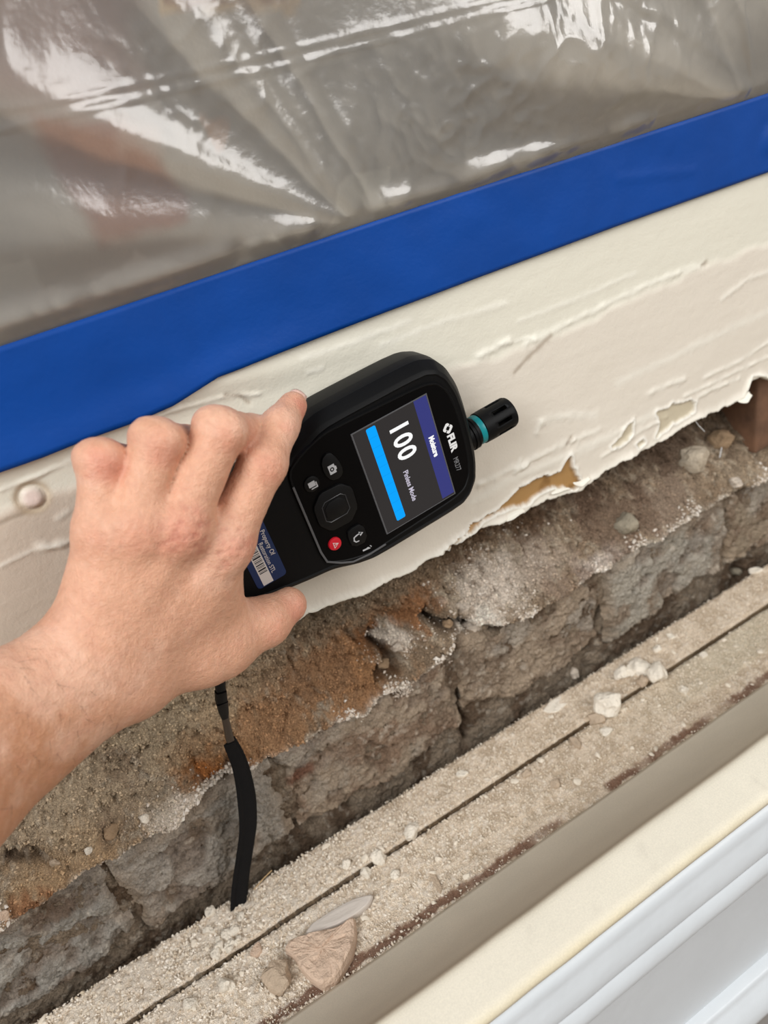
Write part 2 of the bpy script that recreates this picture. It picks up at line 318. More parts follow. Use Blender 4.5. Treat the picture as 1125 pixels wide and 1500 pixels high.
# brick faces, each a part
joints = [P(u, v, .008)[0] for u, v in [(-330, 1640), (-60, 1480), (195, 1335), (432, 1200), (680, 1045), (885, 930), (1062, 830), (1230, 730), (1400, 640)]]
bcol = [((142, 132, 121), (109, 92, 77)), ((153, 147, 138), (113, 94, 79)), ((162, 153, 142), (138, 119, 100)), ((159, 142, 123), (136, 113, 94)), ((157, 140, 121), (128, 111, 94)), ((159, 151, 138), (132, 115, 98)), ((147, 132, 113), (125, 106, 89)), ((140, 125, 109), (121, 104, 87))]
for k, (xa, xb) in enumerate(zip(joints[:-1], joints[1:])):
    g = .0012; xs = np.arange(xa+g, xb-g, .0009); zs = np.arange(-.416, -.335, .0009); X, T0 = np.meshgrid(xs, zs)
    top = Zb(X)-.0035; Z = top-(T0.max()-T0)/(T0.max()-T0.min())*.074*(1+.10*fbm(X, X*0, 40, 2, k))
    ed = np.minimum(np.minimum(X-X.min(), X.max()-X)+.0055*fbm(X, Z, 70, 3, k), np.minimum(top-Z, (Z-Z.min(0)))+.003*fbm(X, Z, 60, 3, k+1))
    y = .0065+.0016*math.sin(k*2.1)+.0017*fbm(X, Z, 35, 3, k+2)+.0007*fbm(X, Z, 700, 2, k+4)+.0009*fbm(X, Z, 160, 3, k+3)+.007*sst(.007, -.0015, ed+.003*fbm(X, Z, 120, 3, k+3))+.0016*fbm(X, Z, 420, 3, k+1, .6)+.0022*sst(.2, .5, fbm(X, Z, 120, 3, k+2))+.0005*(rng.random(X.shape)-.5)
    # flaked hollows
    hol = sst(.18, .34, fbm(X, Z, 38, 3, k+4)); y += .0030*hol
    n1 = fbm(X, Z, 45, 4, k+5); n2 = fbm(X, Z, 240, 3, k+1)
    c = np.zeros(X.shape+(3,))+s2l(bcol[k][0]); c = mixc(c, bcol[k][1], sst(-.05, .35, n1)*.9); c = mixc(c, (110, 90, 74), hol*.55); c = mixc(c, (150, 132, 112), sst(.012, -.001, ed+.006*n1)*.8)
    c = mixc(c, (166, 160, 150), sst(.1, .5, fbm(X, Z, 28, 3, k+6))*.45); c = mixc(c, (190, 178, 162), sst(.35, .7, n2+.5*n1)*.5)
    c = mixc(c, (214, 204, 190), np.exp(-((top-Z)/.003)**2)*sst(.3, .7, vn(X*60, X*0, k)))
    if k == 3:
        p = P(440, 1135, .008); c = mixc(c, (116, 74, 56), sst(1.2, .5, np.hypot((X-p[0])/2.2, Z-p[2])/.006+.6*n1)*.75)
    o = obj('brick', mesh_np('brick', np.stack([X, y, Z], -1), grid_faces(*X.shape), c.reshape(-1, 3)), M_brick, mas); o.location = -Vector(mas.location)

# ------------------------------------------------------------------ ledge and mouldings (structure)
YB, YG, YR, YW = -.006, -.0386, -.0690, -.0890
def board(name, ya, yb, z, label, seed, dusty):
    xs = axis(-.7, -.30, .56, 1.1, .0009, .005); ys = np.arange(ya, yb-1e-9, -.0009); X, Y = np.meshgrid(xs, ys)
    d = fbm(X, Y, 140, 3, seed); lefty = sst(.22, -.08, X)
    h = .0004*d+(.0007+.0007*lefty)*fbm(X, Y, 420, 3, seed+2, .7)+.0010*lefty*sst(-.1, .5, fbm(X, Y, 35, 3, seed+3))
    e = np.minimum(ya-Y, Y-yb); h -= .0012*np.exp(-(e/.0012)**2)
    c = np.zeros(X.shape+(3,))+s2l((198, 178, 154)); c = mixc(c, (222, 204, 182), sst(-.2, .4, d+.8*lefty)*.8); c = mixc(c, (238, 226, 210), sst(.0, .5, fbm(X, Y, 420, 3, seed+2, .7)+.45*lefty-.15)*.8)
    if dusty:
        c = mixc(c, (194, 186, 162), sst(.22, .4, X)*.5*sst(YR-.004, YR+.002, Y))
        h += np.where(Y < YR, -.0012, 0)
        q = np.abs(Y-(YW+.0035)+.0012*fbm(X, X*0, 60, 3, 2)); br = sst(.0042, .0020, q+.0022*fbm(X, Y, 300, 2, 5))*sst(-.25, .25, fbm(X, X*0+9, 22, 3, 4)+.32)
        c = mixc(c, (118, 84, 66), br*.9); h -= .0010*br
    V = np.stack([X, Y, z+h], -1).reshape(-1, 3); F = grid_faces(*X.shape, flip=True); nr, nc = X.shape; cc = c.reshape(-1, 3)
    for row, s in ((0, 1), (nr-1, -1)):                                    # sides of the board
        a = np.arange(nc-1)+row*nc; lo = V[row*nc:(row+1)*nc].copy(); lo[:, 2] = z-.018; n0 = len(V); V = np.vstack([V, lo]); cc = np.vstack([cc, np.repeat(s2l((176, 152, 118))[None], nc, 0)])
        b = np.arange(nc-1)+n0; q = np.stack([a, a+1, b+1, b], 1); F = np.vstack([F, q if s < 0 else q[:, ::-1]])
    return tag(obj(name, mesh_np(name, V, F, cc), M_dusty), label, 'ledge', kind='structure')
board('trim_1', YB, YG, ZLO, 'dusty narrow board of the ledge, next to the bricks', 1, False)
board('trim_2', YG-.0004, YW-.004, ZLO-.0036, 'dusty wider board of the ledge strewn with plaster crumbs', 4, True)
def prof_trim(name, prof, m, label, colf=None, fine=.004):
    """extrude a (Y,Z) profile along X"""
    xs = axis(-.6, -.17, .55, 1.1, fine, .02); pr = np.array(prof); nc = len(xs); nr = len(pr)
    X = np.repeat(xs[None], nr, 0); Y = np.repeat(pr[:, :1], nc, 1); Z = np.repeat(pr[:, 1:], nc, 1)
    wv = .0007*fbm(X, Y*0, 18, 3, 3); Y = Y+wv
    c = colf(X, Y, Z, np.repeat(np.arange(nr)[:, None], nc, 1)) if colf else None
    return tag(obj(name, mesh_np(name, np.stack([X, Y, Z], -1), grid_faces(nr, nc, flip=True), None if c is None else c.reshape(-1, 3)), m), label, 'trim', kind='structure')
YL, ZL = -.164, -.350
slope = [(YW-.0038-.0002, ZLO-.012), (YW-.0040, ZLO+.0005)]
for i in range(1, 25):
    t = i/24; slope.append((YW-.004+(YL-YW+.004)*t, ZLO+(ZL-ZLO)*(t+.10*math.sin(math.pi*t)*-1)))
nsl = len(slope)
lip = slope+[(YL-.0015, ZL+.0008)]+[(YL-.003-(i/10)*.0195, ZL+.0010-.0012*(i/10)) for i in range(11)]+[(-.1885, ZL-.0012), (-.1898, ZL-.003), (-.1895, ZL-.006), (-.187, ZL-.008), (-.180, ZL-.009), (-.175, ZL-.03)]
def lipcol(X, Y, Z, I):
    c = np.zeros(X.shape+(3,))+s2l((222, 215, 198))
    dirt = np.where(I < nsl, 1., 0.)*(.78+.25*fbm(X, Z, 30, 3, 2)); c = mixc(c, (226, 216, 198), dirt)
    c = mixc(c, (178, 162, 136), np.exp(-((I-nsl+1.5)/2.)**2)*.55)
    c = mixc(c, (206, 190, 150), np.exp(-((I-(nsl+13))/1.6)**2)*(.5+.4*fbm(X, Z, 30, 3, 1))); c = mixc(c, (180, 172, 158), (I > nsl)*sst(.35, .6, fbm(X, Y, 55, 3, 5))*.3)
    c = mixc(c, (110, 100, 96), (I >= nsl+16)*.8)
    return c
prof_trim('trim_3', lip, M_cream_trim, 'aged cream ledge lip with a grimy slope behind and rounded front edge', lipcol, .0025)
mould = [(-.178, -.359), (-.1865, -.3600), (-.1890, -.3612), (-.1905, -.3640), (-.1908, -.3665), (-.1915, -.3690), (-.1935, -.3730), (-.1950, -.3780), (-.1955, -.3820), (-.1952, -.3838), (-.1946, -.3844), (-.1952, -.3852),
         (-.1972, -.3880), (-.1984, -.3920), (-.1984, -.3950), (-.1972, -.3985), (-.1950, -.4010), (-.1940, -.4030), (-.1940, -.4060)]
panel = [(-.1940, -.4060+(i/6)*(-.4880+.4060)) for i in range(7)]
shoe = [(-.194, -.4875), (-.1990, -.4880), (-.2003, -.4888), (-.2006, -.4910), (-.2020, -.4930), (-.2050, -.4960), (-.2080, -.5000), (-.2098, -.5050), (-.2098, -.5080), (-.2085, -.5105), (-.2000, -.5120), (-.186, -.5125), (-.186, -.70)]
prof_trim('trim_4', mould, M_white_trim, 'white stepped moulding just below the cream ledge lip')
prof_trim('trim_5', panel, M_white_trim, 'flat white panel between the two mouldings at lower right')
prof_trim('trim_6', shoe, M_white_trim, 'white base moulding at the bottom right corner')
M_floor = mat('brown_floor', s2l((120, 100, 80)), rough=.5, var=[(6, .15), (40, .1)])
fl = obj('floor', mesh_np('floor', [(-1.2, -1.6, -.70), (1.6, -1.6, -.70), (1.6, -.185, -.70), (-1.2, -.185, -.70)], [(0, 1, 2, 3)]), M_floor); tag(fl, 'brown floor below the white base moulding', 'floor', kind='structure')
# timber post closing the recess on the right
M_post = mat('rusty_brown_timber', s2l((104, 74, 54)), rough=.8, bump=[(300, .0008)], var=[(60, .3), (14, .2)])
pc = P(1100, 600, .02)
def box(a, b, bev=.0):
    (x0, y0, z0), (x1, y1, z1) = a, b
    V = [(x0, y0, z0), (x1, y0, z0), (x1, y1, z0), (x0, y1, z0), (x0, y0, z1), (x1, y0, z1), (x1, y1, z1), (x0, y1, z1)]
    return V, [(0, 3, 2, 1), (4, 5, 6, 7), (0, 1, 5, 4), (1, 2, 6, 5), (2, 3, 7, 6), (3, 0, 4, 7)]
px0 = P(1108, 620, .012)[0]
V, F = box((px0, .012, -.330), (px0+.05, .05, -.20))
po = obj('wood_post', mesh_np('wood_post', V, F, smooth=False), M_post, recenter=True); bv = po.modifiers.new('b', 'BEVEL'); bv.width = .002; bv.segments = 2
tag(po, 'short brown timber post in the recess at the right edge', 'post', kind='structure')

# ------------------------------------------------------------------ plastic sheet
def make_plastic():
    xs = axis(-.45, -.1, .52, .9, .0013, .006); zs = np.concatenate([np.arange(-.082, .055, .0012), np.arange(.055, .3, .006)]); X, Z = np.meshgrid(xs, zs)
    up = Z+.0705; f = sst(.0, .05, up)
    h = .003+.004*f+.004*f*fbm(X, Z, 7, 2, 3)
    folds = [((522, 328), (-60, 105), .44, .8), ((524, 328), (40, 160), .34, .45), ((532, 322), (225, -40), .46, .75), ((536, 322), (330, -10), .36, .4), ((574, 306), (395, -20), .36, .30), ((1104, 138), (690, 40), .48, 1.5), ((1106, 134), (760, -90), .44, .8), ((1098, 140), (860, -60), .40, .7), ((1106, 134), (1040, -140), .40, .5),
             ((612, 294), (620, 205), .36, .2), ((520, 330), (-80, 350), .26, 1.1), ((800, 240), (600, 295), .40, .5), ((1060, 150), (700, 250), .40, .45), ((640, 285), (880, 165), .25, .5)]
    hr = np.zeros(X.shape)
    for a, b, k_, wd in folds:
        A, B = P(*a, -.006), P(*b, -.012); dx, dz = B[0]-A[0], B[2]-A[2]; L = math.hypot(dx, dz); dx /= L; dz /= L
        s = (X-A[0])*dx+(Z-A[2])*dz; n = -(X-A[0])*dz+(Z-A[2])*dx; sc_ = np.clip(s, 0, .14)
        n = n+.0020*wd*fbm(X, Z, 22, 2, 1)*sst(0, .03, s)
        wv = (.0016+.095*sc_)*wd+.0004; p = 1/(1+np.abs(n/wv)**2.4)
        end = sst(0, .006, s)*(sst(L*1.25, L*.7, s)); q = 1.1*k_*wv*p*end; hr = np.maximum(hr, q)+.18*np.minimum(hr, q)
    h += hr
    # packing creases running along the roll
    for pts, a, wd in [([(-60, 165), (60, 152), (300, 100), (350, 90), (560, 40), (760, -10)], .0005, .0009), ([(-60, 205), (60, 176), (300, 122), (420, 96), (640, 40), (800, 0)], .0005, .0009)]:
        d, s = seg_d(X, Z, WX(pts, -.012)); h += a*np.exp(-(d/wd)**2)
    def wr(f_, k, amp, mask):
        nonlocal h
        r = 1-np.abs(fbm(X+.004*fbm(X, Z, 60, 2, k), Z*.8, f_, 2, k)); h = h+amp*(r**4)*mask
    c1 = P(860, 110, -.012); m1 = np.exp(-(((X-c1[0])/.10)**2+((Z-c1[2])/.05)**2)); c2 = P(270, 80, -.012); m2 = np.exp(-(((X-c2[0])/.03)**2+((Z-c2[2])/.03)**2))
    c3 = P(700, 220, -.01); m3 = np.exp(-(((X-c3[0])/.10)**2+((Z-c3[2])/.04)**2))
    wr(60, 1, .0012, (m1+.5*m2+.5*m3)*f); wr(110, 2, .0007, (m1+.8*m2+.5*m3)*f); wr(30, 4, .0018, (.5*m1+.35)*f)
    # gathered hem against the tape
    h += .0022*np.exp(-((up-.010)/.006)**2)*sst(-.2, .5, fbm(X, Z*.3, 40, 3, 6))
    h = h*sst(-.002, .012, up)+.0016
    return obj('plastic_sheet', mesh_np('plastic_sheet', np.stack([X, -h, Z], -1), grid_faces(*X.shape)), None)
pl = make_plastic()
m = bpy.data.materials.new('clear_plastic_film'); m.use_nodes = True; nt = m.node_tree; nt.nodes.clear(); N = nt.nodes.new
out = N('ShaderNodeOutputMaterial'); tr = N('ShaderNodeBsdfTransparent'); tr.inputs[0].default_value = (.97, .97, .96, 1); gl = N('ShaderNodeBsdfGlossy'); gl.inputs['Roughness'].default_value = .2
fr = N('ShaderNodeFresnel'); fr.inputs['IOR'].default_value = 1.62; m1 = N('ShaderNodeMixShader'); m2 = N('ShaderNodeMixShader'); df = N('ShaderNodeBsdfDiffuse'); df.inputs[0].default_value = (.9, .9, .9, 1); ts = N('ShaderNodeBsdfTranslucent'); ts.inputs[0].default_value = (.9, .9, .9, 1)
ad = N('ShaderNodeMixShader'); ad.inputs[0].default_value = .4
mu = N('ShaderNodeMath'); mu.operation = 'MULTIPLY'; mu.inputs[1].default_value = 1.5; mu.use_clamp = True
nz = N('ShaderNodeTexNoise'); nz.inputs['Scale'].default_value = 260; bp = N('ShaderNodeBump'); bp.inputs['Distance'].default_value = .0002; tc = N('ShaderNodeTexCoord')
L_ = nt.links.new
L_(tc.outputs['Object'], nz.inputs['Vector']); L_(nz.outputs['Fac'], bp.inputs['Height']); L_(bp.outputs[0], gl.inputs['Normal'])
L_(df.outputs[0], ad.inputs[1]); L_(ts.outputs[0], ad.inputs[2]); m1.inputs[0].default_value = .19
L_(tr.outputs[0], m1.inputs[1]); L_(ad.outputs[0], m1.inputs[2])
L_(fr.outputs[0], mu.inputs[0]); L_(mu.outputs[0], m2.inputs[0]); L_(m1.outputs[0], m2.inputs[1]); L_(gl.outputs[0], m2.inputs[2]); L_(m2.outputs[0], out.inputs[0])
pl.data.materials.append(m); tag(pl, 'crinkled clear plastic sheeting taped over the upper wall', 'plastic sheet')

# ------------------------------------------------------------------ blue tape
def make_tape():
    tops = np.array(WX([(-150, 556), (0, 505), (250, 422), (500, 338), (700, 272), (900, 208), (1125, 135), (1300, 78)])); bots = np.array(WX([(-150, 735), (0, 686), (60, 665), (130, 637), (200, 612), (250, 590), (285, 568), (315, 549), (345, 538), (400, 516), (560, 456), (730, 393), (900, 330), (1125, 250), (1300, 186)]))
    xs = np.arange(-.5, .95, .002); n = 20; T = np.linspace(0, 1, n)[:, None]
    zt = np.interp(xs, tops[:, 0], tops[:, 1]); zb = np.interp(xs, bots[:, 0], bots[:, 1]); X = np.repeat(xs[None], n, 0); Z = zb+(zt-zb)*T
    h = .0030+.0005*fbm(X*.6, Z, 40, 3, 2)+.0022*np.exp(-(T/.22)**2)*sst(.2, .05, X); 
    c = P(1122, 205); h += .0015*np.exp(-(((X-c[0])/.008)**2+((Z-c[2])/.008)**2)**2)
    d, s = seg_d(X, Z, WX([(900, 262), (960, 256), (1010, 250)])); h += .0005*np.exp(-(d/.002)**2)
    V = np.stack([X, -h, Z], -1).reshape(-1, 3); F = grid_faces(n, len(xs)); o = obj('tape', mesh_np('tape', V, F), mat('blue_tape', s2l((0, 64, 144)), rough=.5, spec=.25, bump=[(500, .0001), (40, .0006)], var=[(18, .12)]))
    s = o.modifiers.new('t', 'SOLIDIFY'); s.thickness = .0003; s.offset = 1
    return o
tag(make_tape(), 'wide blue masking tape strip along the bottom of the plastic', 'tape')

# ------------------------------------------------------------------ moisture meter
TH = math.radians(5.7); LX = np.array([math.cos(TH), 0, math.sin(TH)]); AY = np.array([-math.sin(TH), 0, math.cos(TH)]); OR = P(592, 681, -.036)
def dv(x, y, z): return OR+.001*(x*LX+y*AY)+np.array([0, -.001*z, 0])
meter = bpy.data.objects.new('moisture_meter', None); C.objects.link(meter)
meter.matrix_world = Matrix(((LX[0], AY[0], 0, OR[0]), (0, 0, -1, OR[1]), (LX[2], AY[2], 0, OR[2]), (0, 0, 0, 1)))
meter.empty_display_size = .01
tag(meter, 'black handheld moisture meter with lit screen reading 100, pressed against the wall', 'meter')
M_black = mat('black_rubber', s2l((8, 8, 9)), rough=.5, spec=.17, bump=[(2500, .00005)])
M_rubber = mat('matte_black_button', s2l((10, 10, 11)), rough=.42, spec=.25)
M_gloss = mat('black_face_panel', s2l((4, 4, 5)), rough=.35, spec=.12)
M_rim = mat('dark_grey_rim', s2l((84, 84, 86)), rough=.35, spec=.5)
M_grey_print = mat('light_grey_print', s2l((176, 176, 178)), rough=.6)
M_white_print = mat('white_print', s2l((225, 225, 225)), rough=.6)
M_dim_print = mat('grey_print', s2l((120, 120, 122)), rough=.6)
M_screen = mat('screen_background', s2l((10, 10, 11)), rough=.15, spec=.25, emit=s2l((46, 44, 44)))
M_hdr = mat('screen_header', s2l((5, 5, 9)), rough=.2, spec=.2, emit=s2l((54, 58, 122)))
M_bar = mat('screen_bar', s2l((0, 10, 14)), rough=.2, spec=.2, emit=s2l((0, 164, 255)))
M_barline = mat('screen_bar_line', s2l((0, 6, 10)), rough=.2, spec=.2, emit=s2l((0, 136, 222)))
M_digit = mat('screen_digits', s2l((20, 20, 20)), rough=.2, spec=.2, emit=s2l((250, 250, 250)))
M_caption = mat('screen_caption', s2l((20, 20, 20)), rough=.2, spec=.2, emit=s2l((196, 190, 206)))
M_red = mat('red_button', s2l((196, 22, 40)), rough=.4)
M_teal = mat('teal_ring', s2l((0, 128, 134)), rough=.35)
M_blue_label = mat('blue_label', s2l((16, 40, 82)), rough=.4)
M_label_white = mat('label_white', s2l((205, 198, 192)), rough=.55)
M_ink = mat('black_ink', s2l((24, 22, 28)), rough=.6)
def chaikin(p, n=2, f=.25):
    p = np.array(p, float)
    for _ in range(n):
        q = np.roll(p, -1, 0); p = np.stack([p*(1-f)+q*f, p*f+q*(1-f)], 1).reshape(-1, 2)
    return p
def inset(p, d):
    """offset a counter-clockwise outline inwards by d"""
    a = np.roll(p, 1, 0); b = np.roll(p, -1, 0); t = b-a; t /= np.linalg.norm(t, axis=1)[:, None]+1e-9
    return p+d*np.stack([-t[:, 1], t[:, 0]], 1)
def loft(name, rings, m, parent, cap0=True, cap1=True, smooth=True, sharp=40):
    """rings of (outline in mm, z in mm); first ring is the front"""
    n = len(rings[0][0]); V = []; F = []
    for o, z in rings:
        for x, y in o: V.append((x*.001, y*.001, z*.001))
    for k in range(len(rings)-1):
        for i in range(n):
            j = (i+1) % n; F.append((k*n+i, (k+1)*n+i, (k+1)*n+j, k*n+j))
    if cap0: F.append(tuple(range(n)))
    if cap1: F.append(tuple(reversed(range((len(rings)-1)*n, len(rings)*n))))
    me = mesh_np(name, V, F, smooth=smooth); o = obj(name, me, m, parent)
    if smooth: me.set_sharp_from_angle(angle=math.radians(sharp))
    return o
def prism(name, outline, z0, z1, m, parent, r=.5, rnd=1):
    o = chaikin(outline, rnd) if rnd else np.array(outline, float)
    return loft(name, [(inset(o, r), z1), (inset(o, r*.3), z1-r*.25), (o, z1-r), (o, z0)], m, parent)
def text(name, body, x, y, z, size, m, parent, bold=0., align='LEFT', sx=1., ext=.00004, rot=-90, spc=1.):
    cu = bpy.data.curves.new(name, 'FONT'); cu.body = body; cu.size = size*.001; cu.offset = bold*.001; cu.extrude = ext; cu.align_x = align; cu.align_y = 'CENTER'; cu.resolution_u = 4; cu.space_character = spc
    t = bpy.data.objects.new('tmp', cu); C.objects.link(t); dg = bpy.context.evaluated_depsgraph_get(); dg.update()
    me = bpy.data.meshes.new_from_object(t.evaluated_get(dg)); bpy.data.objects.remove(t); bpy.data.curves.remove(cu)
    me.transform(Matrix.Translation((x*.001, y*.001, z*.001))@Matrix.Rotation(math.radians(rot), 4, 'Z')@Matrix.Diagonal((sx, 1, 1, 1)))
    me.name = name; me.materials.clear(); return obj(name, me, m, parent)
half = [(46.8, 10), (45.8, 22), (42.0, 34), (36, 41.5), (26, 45.6), (-30, 45.6), (-40, 43.5), (-54, 36.5), (-72, 33), (-103, 27), (-128, 25.5), (-139, 23), (-145, 16), (-147, 6)]
half_b = [(46.8, 10), (45.8, 22), (42.5, 34), (36, 42), (27, 46.6), (-30, 46.6), (-40, 44.5), (-54, 39), (-72, 36.5), (-103, 30.5), (-128, 27), (-139, 23), (-145, 16), (-147, 6)]
body = np.array(half+[(x, -y) for x, y in reversed(half_b)])             # counter-clockwise
bo = chaikin(body, 2, .17)
panel_h = [(37.4, 8), (36.6, 17), (34.5, 26), (30, 32), (22, 34.6), (-22, 36.4), (-34, 36.8), (-47, 33), (-55.5, 28.5), (-57.5, 24), (-57.6, 10)]
panel_o = chaikin(panel_h+[(x, -y) for x, y in reversed(panel_h)], 2, .18)
def lerp_out(t):                                                        # body outline pulled in towards the axis
    return inset(bo, t)
loft('body', [(lerp_out(7.5), -1.0), (lerp_out(6.6), -.6), (lerp_out(4.8), -1.8), (lerp_out(4.4), -2.2), (lerp_out(1.0), -7.5), (lerp_out(.7), -8.0), (lerp_out(-.2), -14), (lerp_out(-.2), -15), (bo, -25), (lerp_out(1.2), -29), (lerp_out(4), -32.5), (lerp_out(6), -33.6)], M_black, meter, sharp=17)
loft('panel_rim', [(inset(panel_o, .9), -.2), (inset(panel_o, .3), .35), (inset(panel_o, -.3), .3), (inset(panel_o, -1.0), -1.2), (inset(panel_o, -1.0), -3)], M_black, meter, cap0=False, cap1=False)
loft('face_panel', [(inset(panel_o, .8), -.1), (inset(panel_o, .8), -4)], M_gloss, meter)
# grey ribbon painting the light caught along lower and left panel edges
arr = [(-57.6, 20), (-57.6, -20), (-56.5, -27), (-50, -32), (-44, -35.3), (-34, -36.6), (-24, -36.4)]
def ribbon(name, pts, wd, z, m, parent):
    V = []; F = []; p = np.array(pts, float)
    for i in range(len(p)):
        t = p[min(i+1, len(p)-1)]-p[max(i-1, 0)]; t /= np.linalg.norm(t); nrm = np.array([-t[1], t[0]])*wd
        V += [(*(p[i]+nrm)*.001, (z-.3)*.001), (*p[i]*.001, z*.001), (*(p[i]-nrm)*.001, (z-.3)*.001)]
    for i in range(len(p)-1):
        F += [(3*i, 3*i+1, 3*i+4, 3*i+3), (3*i+1, 3*i+2, 3*i+5, 3*i+4)]
    return obj(name, mesh_np(name, V, F), m, parent)
ribbon('panel_edge_glint', arr, .55, .7, M_rim, meter)
scr = [(22.8, 29.3), (-21, 29.3), (-21, -31.2), (22.8, -31.2)]
loft('screen_bezel', [(inset(np.array(scr), .2), .25), (inset(np.array(scr), -.5), .3), (inset(np.array(scr), -.9), -.4)], M_rim, meter, cap0=False, cap1=False, smooth=False)
sc_o = loft('screen', [(np.array(scr), .12), (np.array(scr), -.5)], M_screen, meter, smooth=False); sc_o['label'] = 'lit colour screen'
def rect(name, x0, x1, y0, y1, z, m, parent, r=.6):
    o = chaikin([(x1-0, y1), (x0, y1), (x0, y0), (x1, y0)], 0)
    if r: 
        o = []
        for cx, cy, a0 in ((x1-r, y1-r, 0), (x0+r, y1-r, 90), (x0+r, y0+r, 180), (x1-r, y0+r, 270)):
            o += [(cx+r*math.cos(math.radians(a0+a)), cy+r*math.sin(math.radians(a0+a))) for a in (0, 30, 60, 90)]
        o = np.array(o)
    return loft(name, [(o, z), (o, z-.06)], m, parent, smooth=False)
rect('screen_header', 15.0, 22.6, -30.2, 29.1, .19, M_hdr, sc_o, 0)
rect('reading_bar', -13.6, -8.2, -27.6, 28.0, .19, M_bar, sc_o, .8)
for i in range(1, 10): rect('bar_division', -13.5, -8.3, -27.6+5.56*i-.06, -27.6+5.56*i+.06, .22, M_barline, sc_o, 0)
text('reading', '100', 3.0, 23.6, .2, 15.2, M_digit, sc_o, bold=.36, sx=.84, spc=1.16)
text('mode_caption', 'Pinless Mode', -.6, -3.2, .2, 4.1, M_caption, sc_o, bold=.07, sx=.86)
text('header_caption', 'Moisture', 18.7, 7.0, .22, 4.3, M_digit, sc_o, bold=.2, sx=.76)
# logo and model lettering above the screen
def poly(name, pts, z, m, parent): return loft(name, [(np.array(pts, float), z), (np.array(pts, float), z-.08)], m, parent, smooth=False)
lx, ly = 29.4, 6.0
lg = []
def diamond(cx, cy, r): return [(cx+r, cy), (cx, cy+r), (cx-r, cy), (cx, cy-r)]
logo = poly('logo', [(lx+2.9, ly+.5), (lx+.5, ly+2.9), (lx-.5, ly+2.9), (lx-2.9, ly+.5), (lx-2.9, ly-.5), (lx-.5, ly-2.9), (lx+.5, ly-2.9), (lx+2.9, ly-.5)], .06, M_white_print, meter)
poly('logo_center', diamond(lx, ly, 1.35), .10, M_gloss, logo)
for a in range(4):
    t = math.radians(45+90*a); cx, cy = lx+2.05*math.cos(t), ly+2.05*math.sin(t); tx, ty = -math.sin(t), math.cos(t); ux, uy = math.cos(t), math.sin(t)
    if a % 2 == 0: poly('logo_notch', [(cx-.25*tx-1.0*ux, cy-.25*ty-1.0*uy), (cx+.6*ux-.25*tx, cy+.6*uy-.25*ty), (cx+.6*ux+.25*tx, cy+.6*uy+.25*ty), (cx-1.0*ux+.25*tx, cy-1.0*uy+.25*ty)][::1], .10, M_gloss, logo)
text('maker_lettering', 'FLIR', 29.6, 2.4, .06, 5.6, M_white_print, meter, bold=.3, sx=.98)
text('model_lettering', 'MR277', 28.9, -11.6, .06, 4.4, M_dim_print, meter, bold=-.02, sx=.66)
# keys
k = prism('camera_button', [(-32.0, 22), (-35, 28), (-40.5, 25.5), (-41.4, 18), (-39, 12.8), (-34, 12.0), (-31.3, 15)], -.5, 1.1, M_rubber, meter, .6)
def icon_camera(cx, cy, p):
    poly('camera_icon', [(cx+1.6, cy+2.4), (cx-1.9, cy+2.4), (cx-1.9, cy-2.4), (cx+1.6, cy-2.4), (cx+1.6, cy-1.1), (cx+2.3, cy-.8), (cx+2.3, cy+.8), (cx+1.6, cy+1.1)], 1.16, M_grey_print, p)
    ring = [(cx-.2+1.15*math.cos(t), cy+1.15*math.sin(t)) for t in np.linspace(0, 2*math.pi, 14, endpoint=False)]; poly('camera_icon_lens', ring, 1.20, M_rubber, p)
    ring = [(cx-.2+.55*math.cos(t), cy+.55*math.sin(t)) for t in np.linspace(0, 2*math.pi, 12, endpoint=False)]; poly('camera_icon_lens', ring, 1.23, M_grey_print, p)
icon_camera(-36.6, 18.6, k)
circ = lambda cx, cy, r, n=20: [(cx+r*math.cos(t), cy+r*math.sin(t)) for t in np.linspace(0, 2*math.pi, n, endpoint=False)]
k = prism('menu_button', circ(-48.7, 16.6, 4.1), -.5, .8, M_rubber, meter, .5, 0)
poly('menu_icon', [(-47.0, 18.0), (-50.6, 18.0), (-50.6, 15.2), (-47.0, 15.2)], .86, M_grey_print, k); poly('menu_icon', [(-46.2, 17.0), (-46.8, 17.0), (-46.8, 14.6), (-49.8, 14.6), (-49.8, 14.0), (-46.2, 14.0)], .88, M_grey_print, k)
padd = [(-30.4, 4.5), (-35.5, 9.6), (-47, 10.2), (-52.8, 4.6), (-53.3, -6), (-48.5, -12.2), (-37, -12.8), (-31.2, -7.5)]
k = prism('navigation_pad', chaikin(padd, 1, .13), -.5, 1.3, M_rubber, meter, .7, 0)
sel = [(-36.2, 3.6), (-47.6, 3.6), (-48.4, -6.2), (-36.4, -6.2)]
loft('select_groove', [(inset(chaikin(sel, 1, .12), -.5), 1.36), (chaikin(sel, 1, .12), 1.0)], M_gloss, k, cap0=False, cap1=False)
prism('select_button', sel, .6, 1.75, M_rubber, k, .5, 1)
loft('pad_edge', [(inset(chaikin(sel, 1, .12), -.7), 1.33), (inset(chaikin(sel, 1, .12), -.95), 1.5), (inset(chaikin(sel, 1, .12), -1.2), 1.33)], mat('dim_rim', s2l((44, 44, 46)), rough=.4), k, cap0=False, cap1=False)
k = prism('alarm_button', circ(-49.3, -19.8, 3.6), -.5, 1.2, M_red, meter, .8, 0)
def tri(cx, cy, r): return [(cx+r, cy), (cx-r*.55, cy+r*.95), (cx-r*.55, cy-r*.95)]
t_ = poly('warning_icon', tri(-49.4, -20.0, 1.9), 1.25, M_label_white, k); poly('warning_icon', tri(-49.4, -20.0, 1.3), 1.3, M_red, k); text('warning_icon', '!', -49.3, -19.6, 1.32, 2.2, M_label_white, k, bold=.08)
